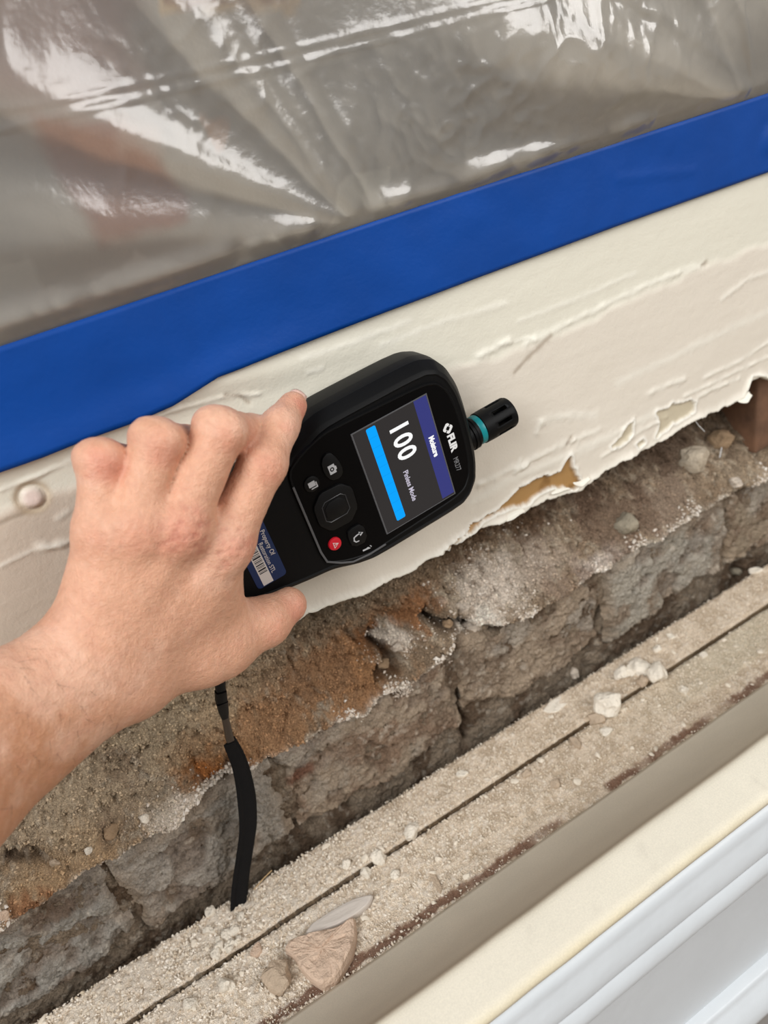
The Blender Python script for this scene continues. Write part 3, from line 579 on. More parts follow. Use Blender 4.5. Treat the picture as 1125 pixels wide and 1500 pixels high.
k = prism('back_button', [(-31.8, -16.6), (-40.6, -16.4), (-42, -20), (-41.6, -27.6), (-32.2, -28.4)], -.5, 1.1, M_rubber, meter, .6, 1)
for pts in ([(-34.6, -21.2), (-34.4, -22.0), (-36.2, -21.9), (-38.6, -22.4), (-39.2, -23.6), (-38.6, -24.8), (-37, -25.0), (-37, -25.6), (-38.9, -25.4), (-39.9, -23.9), (-39.3, -21.9), (-37.4, -21.3)], [(-33.4, -22.0), (-35.8, -20.3), (-35.5, -23.2)]):
    poly('return_icon', pts[::-1] if len(pts) > 4 else pts, 1.15, M_grey_print, k)
poly('torch_icon', [(-32.2, -33.8), (-33.4, -32.3), (-35.0, -32.5), (-36.8, -32.2), (-36.8, -33.2), (-35.0, -33.4)], .02, M_grey_print, meter)
poly('torch_icon', [(-31.4, -33.0), (-31.8, -32.2), (-32.4, -32.0), (-31.8, -33.4)], .03, M_grey_print, meter)
# asset label on the handle
lb = rect('asset_label', -93.4, -77.2, -21.3, 24, -.75, M_blue_label, meter, 2.0); lb['label'] = 'blue asset label with barcode'
rect('barcode_panel', -90.2, -84.8, -20.8, 22, -.70, M_label_white, lb, .1)
yy = -14.0; wds = [.5, .25, .9, .3, .35, .7, .25, .5, .3, .9, .25, .4, .6, .25, .3, .8, .4, .25, .6, .3]
for i, wd in enumerate(wds):
    rect('barcode_bar', -89.6, -85.4, yy, yy+wd, -.66, M_ink, lb, 0); yy += wd+.35+.35*(i*7 % 3)/2
text('label_lettering', 'Property Of', -79.6, -7.6, -.7, 3.3, M_label_white, lb, align='RIGHT', sx=.92)
text('label_lettering', 'Restoration STL', -82.9, -16.6, -.7, 3.3, M_label_white, lb, align='RIGHT', sx=.84)
# sensor probe: lathe along the long axis
def lathe(name, prof, y0, z0, m, parent, n=28):
    V = []; F = []
    for x, r in prof:
        for i in range(n):
            a = 2*math.pi*i/n; V.append((x*.001, (y0+r*math.cos(a))*.001, (z0+r*math.sin(a))*.001))
    for k in range(len(prof)-1):
        for i in range(n):
            j = (i+1) % n; F.append((k*n+i, k*n+j, (k+1)*n+j, (k+1)*n+i))
    F.append(tuple(reversed(range(n)))); F.append(tuple(range((len(prof)-1)*n, len(prof)*n)))
    me = mesh_np(name, V, F); o = obj(name, me, m, parent); me.set_sharp_from_angle(angle=math.radians(38)); return o
py_, pz_ = -12.9, -15
pr = lathe('sensor_probe', [(40, 8.6), (47.2, 8.6), (47.6, 9.3), (48.4, 9.3), (48.8, 8.8), (49.4, 8.8), (49.8, 9.2), (50.6, 9.2), (51.0, 8.4), (52.2, 8.2), (52.4, 7.2), (55, 7.2)], py_, pz_, M_black, meter)
lathe('teal_ring', [(52.0, 7.5), (52.2, 8.1), (53.0, 8.5), (55.6, 8.5), (56.0, 8.0)], py_, pz_, M_teal, pr)
# slotted cap: segments with gaps
def sensor_cap():
    n = 64; prof = [(55.4, 8.4), (55.8, 9.0), (60.5, 9.15), (63.0, 9.15), (72.5, 9.15), (75.4, 9.1), (76.6, 8.6), (76.9, 7.8)]
    V = []; F = []
    for x, r in prof:
        for i in range(n):
            a = 2*math.pi*i/n; V.append((x*.001, (py_+r*math.cos(a))*.001, (pz_+r*math.sin(a))*.001))
    ph = 3
    for k in range(len(prof)-1):
        for i in range(n):
            j = (i+1) % n
            if k in (3,) and ((i+ph) % 8) in (0, 1, 2): continue
            F.append((k*n+i, k*n+j, (k+1)*n+j, (k+1)*n+i))
    F.append(tuple(range((len(prof)-1)*n, len(prof)*n)))
    me = mesh_np('sensor_cap', V, F); o = obj('sensor_cap', me, M_black, pr); me.set_sharp_from_angle(angle=math.radians(38))
    s = o.modifiers.new('s', 'SOLIDIFY'); s.thickness = .0012; s.offset = -1
    lathe('sensor_core', [(56, 5.5), (72, 5.5)], py_, pz_, M_gloss, pr)
sensor_cap()

# strap hanging from the end of the handle
M_strap = mat('black_strap_weave', s2l((18, 17, 18)), rough=.85, spec=.2, bump=[(1800, .0004)])
M_crimp = mat('dark_metal_crimp', s2l((92, 84, 78)), rough=.35, metal=.8)
minv = meter.matrix_world.inverted()
def wpt(p): return minv@Vector(p)
def sweep(name, pts, wds, th, m, parent, side=(1, 0, 0), n=6):
    """flat band along world points; width along `side`, rounded edges"""
    p = np.array(pts, float); V = []; F = []; N_ = len(p); sd = np.array(side, float)
    for i in range(N_):
        t = p[min(i+1, N_-1)]-p[max(i-1, 0)]; t /= np.linalg.norm(t); s = sd-t*(sd@t); s /= np.linalg.norm(s); nrm = np.cross(t, s)
        for a in np.linspace(0, 2*math.pi, 12, endpoint=False):
            ca, sa = math.cos(a), math.sin(a); ca = math.copysign(abs(ca)**.5, ca); sa = math.copysign(abs(sa)**.5, sa)
            V.append(wpt(p[i]+s*ca*wds[i]/2+nrm*sa*th/2))
    for i in range(N_-1):
        for j in range(12): F.append((i*12+j, i*12+(j+1) % 12, (i+1)*12+(j+1) % 12, (i+1)*12+j))
    F.append(tuple(range(12))); F.append(tuple(reversed(range((N_-1)*12, N_*12))))
    o = obj(name, mesh_np(name, [tuple(v) for v in V], F), m, parent); o.data.set_sharp_from_angle(angle=math.radians(50)); return o
def curve_pts(ctrl, n):
    c = np.array(ctrl, float); t = np.linspace(0, len(c)-1, n); out_ = []
    for s in t:
        i = min(int(s), len(c)-2); f = s-i; p0, p1, p2, p3 = c[max(i-1, 0)], c[i], c[i+1], c[min(i+2, len(c)-1)]
        out_.append(.5*((2*p1)+(-p0+p2)*f+(2*p0-5*p1+4*p2-p3)*f*f+(-p0+3*p1-3*p2+p3)*f**3))
    return np.array(out_)
ctrl = [P(326, 1030, -.017), P(331, 1060, -.012), P(337, 1085, -.011), P(352, 1120, -.010), P(361, 1165, -.010), P(364, 1210, -.010), P(359, 1250, -.010), P(353, 1290, -.010), P(350, 1330, -.0115), P(348, 1370, -.0125)]
cp = curve_pts(ctrl[2:], 30)
strap = sweep('wrist_strap', cp, [.0072+.0062*min(1, i/9) for i in range(30)], .0016, M_strap, meter, side=(1, .35, 0)); strap['label'] = 'black woven wrist strap'
sweep('strap_fold', cp+np.array([-.0012, -.0016, 0]), [.0064+.0036*min(1, i/9) for i in range(30)], .0014, M_strap, strap, side=(1, -.2, 0))
M_loop = mat('strap_cord', s2l((14, 14, 15)), rough=.7)
sweep('strap_cord', curve_pts([dv(-143, -8, -20), dv(-146, -22, -12), P(300, 985, -.022), P(320, 985, -.021), P(322, 1000, -.020)], 20), [.002]*20, .002, M_loop, strap, side=(0, .7, .7))
b1 = sweep('strap_buckle', [P(321, 984, -.021), P(322, 996, -.0205), P(323, 1010, -.020)], [.0046, .0056, .0052], .0042, M_rubber, strap)
sweep('strap_buckle', [P(323, 1012, -.0195), P(324, 1026, -.019)], [.0060, .0062], .0050, M_rubber, strap)
sweep('strap_buckle', [P(325, 1028, -.018), P(327, 1040, -.0165), P(329, 1050, -.0155)], [.0064, .0056, .0040], .0040, M_rubber, strap)
sweep('strap_crimp', [P(329, 1048, -.0145), P(333, 1066, -.013), P(337, 1084, -.012)], [.0038, .0042, .0046], .0036, M_crimp, strap)

# ------------------------------------------------------------------ hand and forearm
def build_hand():
    h = .0012; hi = (.135, -.004, -.088); mid = (-.118, -.104, -.315); lo = (-.44, -.24, -.52)      # fine grid around the hand, coarser up the arm
    ax = [np.concatenate([np.arange(lo[i], mid[i]-1e-6, .0035), np.arange(mid[i], hi[i], h)]) for i in range(3)]
    GX, GY, GZ = np.meshgrid(*[a.astype(np.float32) for a in ax], indexing='ij')
    def cone(a, b, r1, r2):
        a = np.array(a, np.float32); ba = np.array(b, np.float32)-a; l2 = float(ba@ba)
        px, py, pz = GX-a[0], GY-a[1], GZ-a[2]; t = np.clip((px*ba[0]+py*ba[1]+pz*ba[2])/l2, 0, 1)
        return np.sqrt((px-t*ba[0])**2+(py-t*ba[1])**2+(pz-t*ba[2])**2)-(r1+(r2-r1)*t)
    def smin(a, b, k):
        hh = np.clip(.5+.5*(b-a)/k, 0, 1); return b*(1-hh)+a*hh-k*hh*(1-hh)
    J = {}
    def HP(u, v, y): return P(u, v, y)
    pM, rM, mM, iM = HP(151, 776, -.0545), HP(197, 768, -.0605), HP(262, 768, -.0625), HP(328, 792, -.059)
    wr1, wr2 = HP(108, 955, -.060), HP(158, 1018, -.060)
    palm = None
    def add(d, k=.010):
        nonlocal palm
        palm = d if palm is None else smin(palm, d, k)
    add(cone(HP(150, 776, -.0535), HP(126, 935, -.058), .0096, .0148)); add(cone(HP(201, 772, -.0585), HP(138, 950, -.060), .0100, .0160)); add(cone(HP(264, 768, -.0600), HP(160, 965, -.060), .0104, .0165)); add(cone(HP(327, 796, -.0575), HP(185, 985, -.059), .0108, .0165))
    for a_, b_ in (((149, 779), (201, 772)), ((201, 772), (264, 768)), ((264, 770), (327, 796))): add(cone(HP(*a_, -.051), HP(*b_, -.052), .0090, .0090), .006)
    add(cone(HP(212, 977, -.055), HP(316, 948, -.049), .0165, .0135)); add(cone(HP(308, 850, -.055), HP(285, 925, -.051), .0120, .0150), .012); add(cone(HP(322, 868, -.051), HP(335, 905, -.047), .0085, .0095), .012)
    # forearm
    e1, e2 = HP(-160, 1118, -.082), HP(-100, 1188, -.082)
    for a_, b_, r1, r2 in ((HP(130, 957, -.0595), e1, .0158, .0228), (HP(160, 1001, -.060), e2, .0163, .0240), (HP(100, 1000, -.061), (e1+e2)/2, .018, .026)):
        l_ = np.linalg.norm(b_-a_); f_ = min(.30/l_, 3.2); add(cone(a_, b_, r1, r2), .014); add(cone(b_, a_+(b_-a_)*f_, r2, r2+.010), .014)

    # heel of the hand
    add(cone(HP(135, 940, -.052), HP(190, 992, -.050), .0145, .0155), .012)
    def chain(pts, rs, k=.0035):
        d = None
        for a, b, r1, r2 in zip(pts[:-1], pts[1:], rs[:-1], rs[1:]):
            c = cone(a, b, r1, r2); d = c if d is None else smin(d, c, k)
        return d
    iP, iD, iT = HP(385, 680, -.0545), HP(410, 624, -.044), HP(429, 594, -.034)
    mP = HP(322, 632, -.055); mD, mT = HP(368, 638, -.037), dv(-62, 44, -14)
    rP = HP(230, 648, -.054); rD, rT = HP(272, 654, -.036), dv(-86, 42.5, -16)
    qP = HP(148, 676, -.049); qD, qT = HP(192, 682, -.034), dv(-108, 47, -14)
    J.update(iM=iM, iP=iP, iD=iD, iT=iT, mM=mM, mP=mP, mD=mD, rM=rM, rP=rP, rD=rD, pM=pM, qP=qP, qD=qD)
    J['tM'], J['tI'], J['tT'] = HP(334, 940, -.0485), HP(388, 911, -.0455), HP(423, 886, -.0415)
    fingers = [chain([iM, iP, iD, iT], [.0118, .0096, .0083, .0066]), chain([mM, mP, mD, mT], [.0112, .0100, .0092, .0074]), chain([rM, rP, rD, rT], [.0106, .0096, .0088, .0072]), chain([pM, qP, qD, qT], [.0102, .0090, .0082, .0066]),
               chain([HP(300, 955, -.0495), J['tM'], J['tI'], J['tT']], [.0135, .0124, .0114, .0090])]
    # knuckle fullness
    def ball(c, r): return np.sqrt((GX-c[0])**2+(GY-c[1])**2+(GZ-c[2])**2)-r
    for c, r in ((iM+[0, -.0035, 0], .0095), (mM+[0, -.0035, 0], .0095), (rM+[0, -.003, 0], .0088), (pM+[0, -.003, 0], .0080)): add(ball(c, r), .010)
    fingers[0] = smin(fingers[0], ball(iP, .0098), .004); fingers[4] = smin(fingers[4], ball(J['tI'], .0116), .004)
    for i, (c, a_, e_, r) in enumerate(((mP, mM, mD, .0072), (rP, rM, rD, .0069), (qP, pM, qD, .0063)), 1):      # squared-off knuckle: two condyles
        u_ = (c-a_)/np.linalg.norm(c-a_); w_ = (e_-c)/np.linalg.norm(e_-c); sd = np.cross(u_, w_); sd /= np.linalg.norm(sd); o_ = (u_-w_); o_ /= np.linalg.norm(o_)
        for q in (-1, 1): fingers[i] = smin(fingers[i], ball(c+sd*q*.0046+o_*.0022, r), .003)
    tot = None
    for i, f in enumerate(fingers):
        g = smin(palm, f, .0055 if i < 4 else .012); tot = g if tot is None else np.minimum(tot, g)
    # the meter takes its own room: nothing of the hand is inside its body
    F = tot; near = np.argwhere(F < .006); wp = np.stack([ax[i][near[:, i]] for i in range(3)], 1)-OR; lx_, ly_, lz_ = wp@LX*1000, wp@AY*1000, -wp[:, 1]*1000
    bd = np.full(len(lx_), 1e9); sel_ = (lz_ < 4) & (lz_ > -37) & (np.abs(ly_) < 55)
    q = [tuple(p_) for p_ in bo]; dd, _ = seg_d(lx_[sel_], ly_[sel_], q+[q[0]]); dd = np.where(inpoly(lx_[sel_], ly_[sel_], q), -dd, dd)
    zt_ = lz_[sel_]; d3 = np.maximum(dd, np.maximum(zt_+.4, -34-zt_)); d3 = np.maximum(d3, (dd+zt_*.75)*.8+1.2)
    bd[sel_] = d3*.001; F[tuple(near.T)] = np.maximum(F[tuple(near.T)], -(bd-.0011))
    # surface nets
    s = F < 0; nx, ny, nz = F.shape
    acc = np.zeros((nx-1, ny-1, nz-1, 3), np.float32); cnt = np.zeros((nx-1, ny-1, nz-1), np.float32); quads = []
    for a in range(3):
        sl0 = [slice(None)]*3; sl1 = [slice(None)]*3; sl0[a] = slice(0, -1); sl1[a] = slice(1, None)
        m = s[tuple(sl0)] != s[tuple(sl1)]; idx = np.argwhere(m); f0 = F[tuple(sl0)][m]; f1 = F[tuple(sl1)][m]; t = f0/(f0-f1)
        pos = idx.astype(np.float32); pos[:, a] += t; b, c = (a+1) % 3, (a+2) % 3
        ok = (idx[:, b] > 0) & (idx[:, c] > 0) & (idx[:, b] < F.shape[b]-1) & (idx[:, c] < F.shape[c]-1)
        idx, pos = idx[ok], pos[ok]; sg = s[tuple(sl0)][m][ok]; q = []
        for db, dc in ((0, 0), (1, 0), (1, 1), (0, 1)):
            ci = idx.copy(); ci[:, b] -= db; ci[:, c] -= dc; k = tuple(ci.T); np.add.at(acc, k, pos); np.add.at(cnt, k, 1); q.append(np.ravel_multi_index(k, cnt.shape))
        q = np.stack(q, 1); q[~sg] = q[~sg][:, ::-1]; quads.append(q)
    act = cnt.ravel() > 0; new = np.cumsum(act)-1; V = acc.reshape(-1, 3)[act]/cnt.ravel()[act][:, None]; V = np.stack([np.interp(V[:, i], np.arange(len(ax[i])), ax[i]) for i in range(3)], 1); Q = new[np.vstack(quads)]
    # relax
    for it in range(3):
        sm = np.zeros_like(V); c = np.zeros(len(V))
        for i in range(4):
            np.add.at(sm, Q[:, i], V[Q[:, (i+1) % 4]]); np.add.at(c, Q[:, i], 1)
        V = V*.45+.55*sm/np.maximum(c, 1)[:, None]
    return V, Q, J
HV, HQ, J = build_hand()
def vnorm(V, Q):
    n = np.cross(V[Q[:, 2]]-V[Q[:, 0]], V[Q[:, 3]]-V[Q[:, 1]]); N_ = np.zeros_like(V)
    for i in range(4): np.add.at(N_, Q[:, i], n)
    return N_/(np.linalg.norm(N_, axis=1)[:, None]+1e-12)
HN = vnorm(HV, HQ)
def seg3(V, a, b):
    ba = b-a; L = np.linalg.norm(ba); t = ((V-a)@ba)/L; q = np.clip(t, 0, L); return np.linalg.norm(V-a-(q/L)[:, None]*ba, axis=1), t, L
disp = np.zeros(len(HV)); hc = np.zeros((len(HV), 3))+s2l((213, 161, 132))
X, Y, Z = HV.T
n1 = fbm(X*.8+Y*.5, Z*.8-Y*.4, 55, 4, 2); n2 = fbm(X+Y*.6, Z+Y*.3, 200, 3, 4)
fa = P(60, 1050, -.06); wq = P(200, 960, -.06); arm = sst(0, 1, ((HV-wq)@(fa-wq))/np.dot(fa-wq, fa-wq))
hc = mixc(hc, (188, 134, 100), arm*.95); hc = mixc(hc, (226, 184, 160), sst(.05, .5, n1)*.5); hc = mixc(hc, (200, 142, 118), sst(.1, .5, n2)*.22)
for c, r, am in ((J['mM'], .011, .55), (J['iM'], .011, .8), (J['rM'], .009, .3), (J['pM'], .008, .3), (J['mP'], .008, .35), (J['rP'], .008, .4), (J['qP'], .009, .5), (J['iP'], .008, .35), (J['iD'], .006, .4), (J['tI'], .009, .35), (J['tT'], .010, .4), (J['iT'], .006, .5), (J['mP']*.5+J['mD']*.5, .009, .3)):
    d = np.linalg.norm(HV-c-np.array([0, -.006, 0]), axis=1)/r+.35*n1+.2*n2; hc = mixc(hc, (206, 116, 100), sst(1.25, .3, d)*am)
# creases across the joints
def crease(a, b, c, offs, amp, wd, rad):
    """a->b->c joint at b, folds across the back of the finger"""
    global disp, hc
    ax_ = (c-a)/np.linalg.norm(c-a); t = (HV-b)@ax_; d = np.linalg.norm(HV-b-t[:, None]*ax_, axis=1); near = np.exp(-((np.linalg.norm(HV-b, axis=1))/rad)**4)
    sx = fbm(X, Z, 260, 2, 6)*.0010
    for o in offs:
        g = np.exp(-((t-o+sx)/wd)**2)*near; disp -= amp*g; hc = mixc(hc, (176, 112, 90), g*.32)
crease(J['iM'], J['iP'], J['iD'], (-.0035, -.0012, .0012, .0036), .00042, .0006, .011)
crease(J['iP'], J['iD'], J['iT'], (-.0015, .0008, .0026), .00030, .0005, .009)
crease(J['mM'], J['mP'], J['mP']*2-J['mM'], (-.0045, -.0022, .0008), .00026, .0006, .010)
crease(J['rM'], J['rP'], J['rP']*2-J['rM'], (-.0045, -.002), .00022, .0006, .010)
crease(J['qP'], J['pM'], J['pM']*2-J['qP'], (-.001, .0024, .0048), .00040, .0008, .012)
crease(J['tM'], J['tI'], J['tT'], (-.003, 0, .003), .00028, .0007, .012)
for j in ('iM', 'mM'):                                                       # wrinkled skin over the knuckles
    b = J[j]+np.array([0, -.012, 0]); d = np.linalg.norm(HV-b, axis=1); g = np.exp(-(d/.012)**2); wr_ = fbm(X*.35-Z*1.3, Z*.4+X*.9, 300, 3, 3); disp += g*.00065*wr_; hc = mixc(hc, (172, 96, 80), g*sst(.02, .45, -wr_)*(.6 if j == 'mM' else .45))
# wrist folds, tendons, veins
wa, wb = P(165, 905, -.06), P(95, 1010, -.06); wd_ = (wb-wa)/np.linalg.norm(wb-wa); tw = (HV-wa)@wd_
for o, am in ((.010, .00035), (.017, .0003), (.024, .00045), (.029, .0002)):
    g = np.exp(-((tw-o+.005*fbm(X+Z, Z*0, 30, 2, 3))/.0006)**2)*sst(-.040, -.062, Y)*sst(.2, .6, vn(X*60, Z*60, 2)); disp -= .7*am*g; hc = mixc(hc, (174, 122, 92), g*.16)
for a, b in (('iM', (190, 960)), ('mM', (165, 945)), ('rM', (145, 935)), ('pM', (125, 925))):
    B = P(*b, -.068); A = J[a]+np.array([0, -.008, 0]); d, t, L = seg3(HV, A, B); disp += .0011*np.exp(-(d/.0048)**2)*sst(-.002, .008, t)*sst(L, L*.55, t)
for pts in (((225, 800), (200, 850), (190, 905)), ((295, 800), (285, 850), (250, 900), (240, 950)), ((165, 800), (160, 860), (130, 910))):
    for p0, p1 in zip(pts[:-1], pts[1:]):
        d, t, L = seg3(HV, P(*p0, -.072), P(*p1, -.072)); disp += .00035*np.exp(-(d/.0045)**2)*(t > 0)*(t < L)
disp += .00011*fbm(X*1.3+Y, Z*.7+Y*.3, 450, 2, 5)+.00009*fbm((X*.8-Z*.6)*2.2, (X*.6+Z*.8)*.5+Y*.4, 330, 2, 6)
fine = fbm((X*.8-Z*.6)*2.0+Y, (X*.6+Z*.8)*.6+Y*.4, 420, 2, 1); hc = mixc(hc, (186, 128, 102), sst(.1, .7, fine)*.14); hc = mixc(hc, (232, 192, 168), sst(.1, .7, -fine)*.16)
HV2 = HV+HN*disp[:, None]
M_skin = mat('skin', attr=True, rough=.5, spec=.4, sss=.12, bump=[(1300, .0004), (420, .0005)], var=[(90, .05), (420, .06)])
hand = obj('person', mesh_np('person', HV2, HQ, hc), M_skin)
tag(hand, 'bare left hand and forearm holding the black meter against the wall', 'person')
M_nail = mat('fingernail', s2l((232, 190, 172)), rough=.3, spec=.5, sss=.1)
def nail(c, fwd, up, wd, ln, name='fingernail'):
    fwd = np.array(fwd, float)/np.linalg.norm(fwd); up = np.array(up, float); up -= fwd*(up@fwd); up /= np.linalg.norm(up); sd = np.cross(fwd, up); V = []
    nu, nv = 9, 8
    for i in range(nu):
        for j in range(nv):
            a = (i/(nu-1)-.5)*2; b = j/(nv-1); k = wd*(1-.18*max(0, b-.6)**2*6-.25*max(0, .3-b)*2); V.append(c+sd*a*k*.5+fwd*(b-.5)*ln+up*(-.30*wd*a*a-.05*ln*(b*2-1)**2))
    o = obj(name, mesh_np(name, V, grid_faces(nu, nv)), M_nail, hand); s = o.modifiers.new('s', 'SOLIDIFY'); s.thickness = .0006; s.offset = 0; return o
fw = J['iT']-J['iD']; fw /= np.linalg.norm(fw)
nail(J['iT']+fw*.0030+np.array([-.0012, -.0022, .0045]), fw, (-.25, -.45, .8), .0108, .0098)
# ------------------------------------------------------------------ rubble and crumbs
def rock(name, r, seed, flat=1., sub=3, rough=.32, facet=0):
    import bmesh
    bm = bmesh.new(); bmesh.ops.create_icosphere(bm, subdivisions=sub, radius=1); rg = np.random.default_rng(seed); V = np.array([v.co for v in bm.verts]); F = [tuple(v.index for v in f.verts) for f in bm.faces]; bm.free()
    d = np.ones(len(V))
    for k in range(7+facet):                                            # broken faces: clip by random planes
        nn = rg.normal(size=3); nn /= np.linalg.norm(nn); o = rg.uniform(.52, .88); q = V@nn; V = V-np.outer(np.clip(q-o, 0, None)*.88, nn)
    nz_ = fbm(V[:, 0]+V[:, 2]*.7, V[:, 1]+V[:, 2]*.4, 1.6, 3, seed % 7); V = V*(1+rough*nz_)[:, None]
    V = V*np.array([1, rg.uniform(.7, .95), flat])*r; return mesh_np(name, V, F, smooth=False)
def place(name, me, p, m, label, cat, group=None, lift=.5, rz=None, tilt=.25):
    o = obj(name, me, m if not me.materials else None); zz = np.array([v.co.z for v in me.vertices]); o.rotation_euler = (random.uniform(-tilt, tilt), random.uniform(-tilt, tilt), random.uniform(0, 6.3) if rz is None else rz)
    bpy.context.view_layer.update(); mz = min((o.matrix_world.to_3x3()@v.co).z for v in me.vertices)
    o.location = (p[0], p[1], p[2]-mz-.0004) if lift is None else (p[0], p[1], p[2]+lift); return tag(o, label, cat, group)
def lz(p): return ZLO if p[1] > YG else ZLO-.0036-(.0012 if p[1] < YR else 0)
def on_ledge(u, v):
    p = PZ(u, v, ZLO); p = PZ(u, v, lz(p)); return p
def slab(name, pts_px, z, th, seed, rough=.0006, top=None):
    """broken flat flake with the outline seen in the photo, real thickness"""
    q = np.array([PZ(u, v, z+th)[:2] for u, v in pts_px]); c = q.mean(0); qq = chaikin(q-c, 2, .16); n = len(qq); rg = np.random.default_rng(seed); V = []
    rings = [(1.0, 0), (1.02, .5), (.98, .86), (.9, .98), (.78, 1.0), (.62, 1.04), (.45, 1.02), (.28, 1.0), (.12, 1.0)]
    for s, hz in rings:
        for i, (x, y) in enumerate(qq): V.append((x*s*(1+.02*rg.normal()*(s < .95)), y*s*(1+.02*rg.normal()*(s < .95)), hz*th+(rough*(1.8*float(fbm(np.array(x*s), np.array(y*s), 90, 3, seed))+.25*rg.normal()) if hz > .6 else 0)))
    V.append((0, 0, th)); F = []
    ar = np.sum(qq[:, 0]*np.roll(qq[:, 1], -1)-np.roll(qq[:, 0], -1)*qq[:, 1])
    for k in range(len(rings)-1):
        for i in range(n):
            j = (i+1) % n; F.append((k*n+i, k*n+j, (k+1)*n+j, (k+1)*n+i))
    b = (len(rings)-1)*n
    for i in range(n): F.append((b+i, b+(i+1) % n, len(V)-1))
    F.append(tuple(reversed(range(n))))
    if ar < 0: F = [f[::-1] for f in F]
    me = mesh_np(name, V, F, smooth=False); return me, (c[0], c[1], z)
def flake(name, pts, th, m, label, seed, rough=.0006, dz=0.):
    z = lz(PZ(*np.mean(pts, 0), ZLO))+dz; me, c = slab(name, pts, z, th, seed, rough); o = obj(name, me, m); o.location = (c[0], c[1], c[2]-.0002); return tag(o, label, 'plaster piece')

# sparse dark hairs on the forearm
def hairs():
    cand = np.where((arm > .35) & (HN[:, 1] < -.25))[0]; V = []; F = []
    for i in rng.choice(cand, 170, replace=False):
        p = HV2[i]; nn = HN[i]; t = (wq-fa)/np.linalg.norm(wq-fa)*-.3+np.array([.3, 0, -.8])+rng.normal(size=3)*.35; t -= nn*(t@nn); t /= np.linalg.norm(t); sd = np.cross(t, nn); l = rng.uniform(.004, .009)
        b0 = len(V)
        for k in range(4):
            f = k/3; c = p+t*l*f+nn*(.0010*math.sin(f*2.4)); w_ = .00006*(1-f*.8)
            V += [c+sd*w_, c-sd*w_*.5+nn*w_, c-sd*w_*.5-nn*w_]
        for k in range(3):
            for j in range(3): F.append((b0+3*k+j, b0+3*k+(j+1) % 3, b0+3*k+3+(j+1) % 3, b0+3*k+3+j))
    o = obj('arm_hair', mesh_np('arm_hair', V, F), mat('dark_hair', s2l((92, 62, 44)), rough=.6), hand); o['kind'] = 'stuff'
hairs()
flake('plaster_slab', [(414, 1388), (424, 1372), (450, 1366), (478, 1358), (500, 1352), (517, 1338), (519, 1362), (514, 1390), (500, 1415), (490, 1430), (470, 1441), (452, 1430), (436, 1412), (430, 1398)], .009, M_pink_plaster, 'large pinkish plaster slab, biggest piece on the ledge', 3, .0009)
flake('plaster_flake', [(446, 1366), (455, 1352), (490, 1330), (520, 1314), (546, 1308), (540, 1322), (524, 1336), (500, 1350), (470, 1362)], .004, mat('pale_grey_plaster', s2l((204, 194, 184)), rough=.85, var=[(60, .05)]), 'smooth pale grey plaster flake lying against the large pinkish slab', 4, .0001, .001)
flake('plaster_flake', [(795, 1040), (806, 1026), (824, 1017), (818, 1030), (832, 1029), (816, 1042), (802, 1043)], .0012, M_white_dust, 'thin pale paint flake at the back edge of the ledge', 5, .0002)
flake('plaster_flake', [(833, 1079), (842, 1078), (851, 1088), (849, 1095), (838, 1088)], .003, M_tan_plaster, 'small tan leaf shaped plaster chip below the white crumb', 6, .0003)
flake('plaster_flake', [(1096, 832), (1108, 829), (1120, 833), (1110, 838), (1098, 838)], .002, M_white_dust, 'pale flake on the far right end of the back board', 7, .0003)
flake('plaster_flake', [(667, 1131), (676, 1126), (687, 1130), (680, 1136), (669, 1136)], .002, M_white_dust, 'flat white chip on the back board, left of the thin pale flake', 8, .0003)
flake('plaster_flake', [(975, 928), (983, 926), (990, 932), (983, 935)], .0015, M_white_dust, 'small flat white chip on the back board right of the white crumb cluster', 9, .0003)
flake('plaster_flake', [(1023, 957), (1032, 953), (1038, 958), (1030, 963)], .002, M_white_dust, 'flat white chip on the wider board, right of the largest cream crumb', 10, .0003)
flake('plaster_flake', [(626, 1274), (633, 1267), (640, 1285), (648, 1300), (644, 1308), (636, 1296)], .002, M_tan_plaster, 'tan sliver lying across the brown strip right of the pinkish slab', 11, .0002)
flake('plaster_flake', [(687, 1222), (691, 1206), (694, 1207), (690, 1224)], .001, M_white_dust, 'thin white splinter on the wider board above the brown strip', 12, .0001)
flake('plaster_flake', [(383, 1390), (378, 1376), (370, 1386), (364, 1396), (374, 1400)], .003, M_pink_plaster, 'little pink chip left of the tan lump', 13, .0003)
def lump(u, v, rpx, seed, m, label, flat=.7, name='plaster_lump', cat='plaster piece', group=None):
    p = on_ledge(u, v+rpx*.3); dep = float(np.dot(R.T@(p-np.array([0, -D, 0])), [0, 0, 1])); r = 1.28*rpx*dep/1125
    return place(name, rock(name, r, seed, flat), p, m, label, cat, group, lift=r*flat*.45)
lump(962, 989, 17, 21, M_white_dust, 'largest cream crumb, right end of the white cluster on the ledge', .9)
lump(938, 975, 14, 22, M_white_dust, 'white plaster lump at the top of the white cluster', .6)
lump(912, 987, 11, 23, M_white_dust, 'white plaster lump at the left end of the white cluster', .7)
lump(926, 981, 9, 24, M_white_dust, 'small white lump in the middle of the white cluster', .7)
lump(941, 998, 8, 25, M_tan_plaster, 'small tan lump in front of the white cluster', .8)
lump(892, 1033, 19, 26, M_white_dust, 'square white crumb sitting astride the groove', .8)
lump(874, 1052, 11, 27, M_tan_plaster, 'tan chip tucked under the square white crumb', .6)
lump(889, 1071, 8, 28, M_white_dust, 'small white crumb just below the square white crumb', .6)
lump(413, 1430, 21, 29, M_tan_plaster, 'tan lump touching the left side of the large pinkish slab', .8)
lump(605, 1219, 12, 30, M_white_dust, 'smooth white pebble of plaster by the groove', .8)
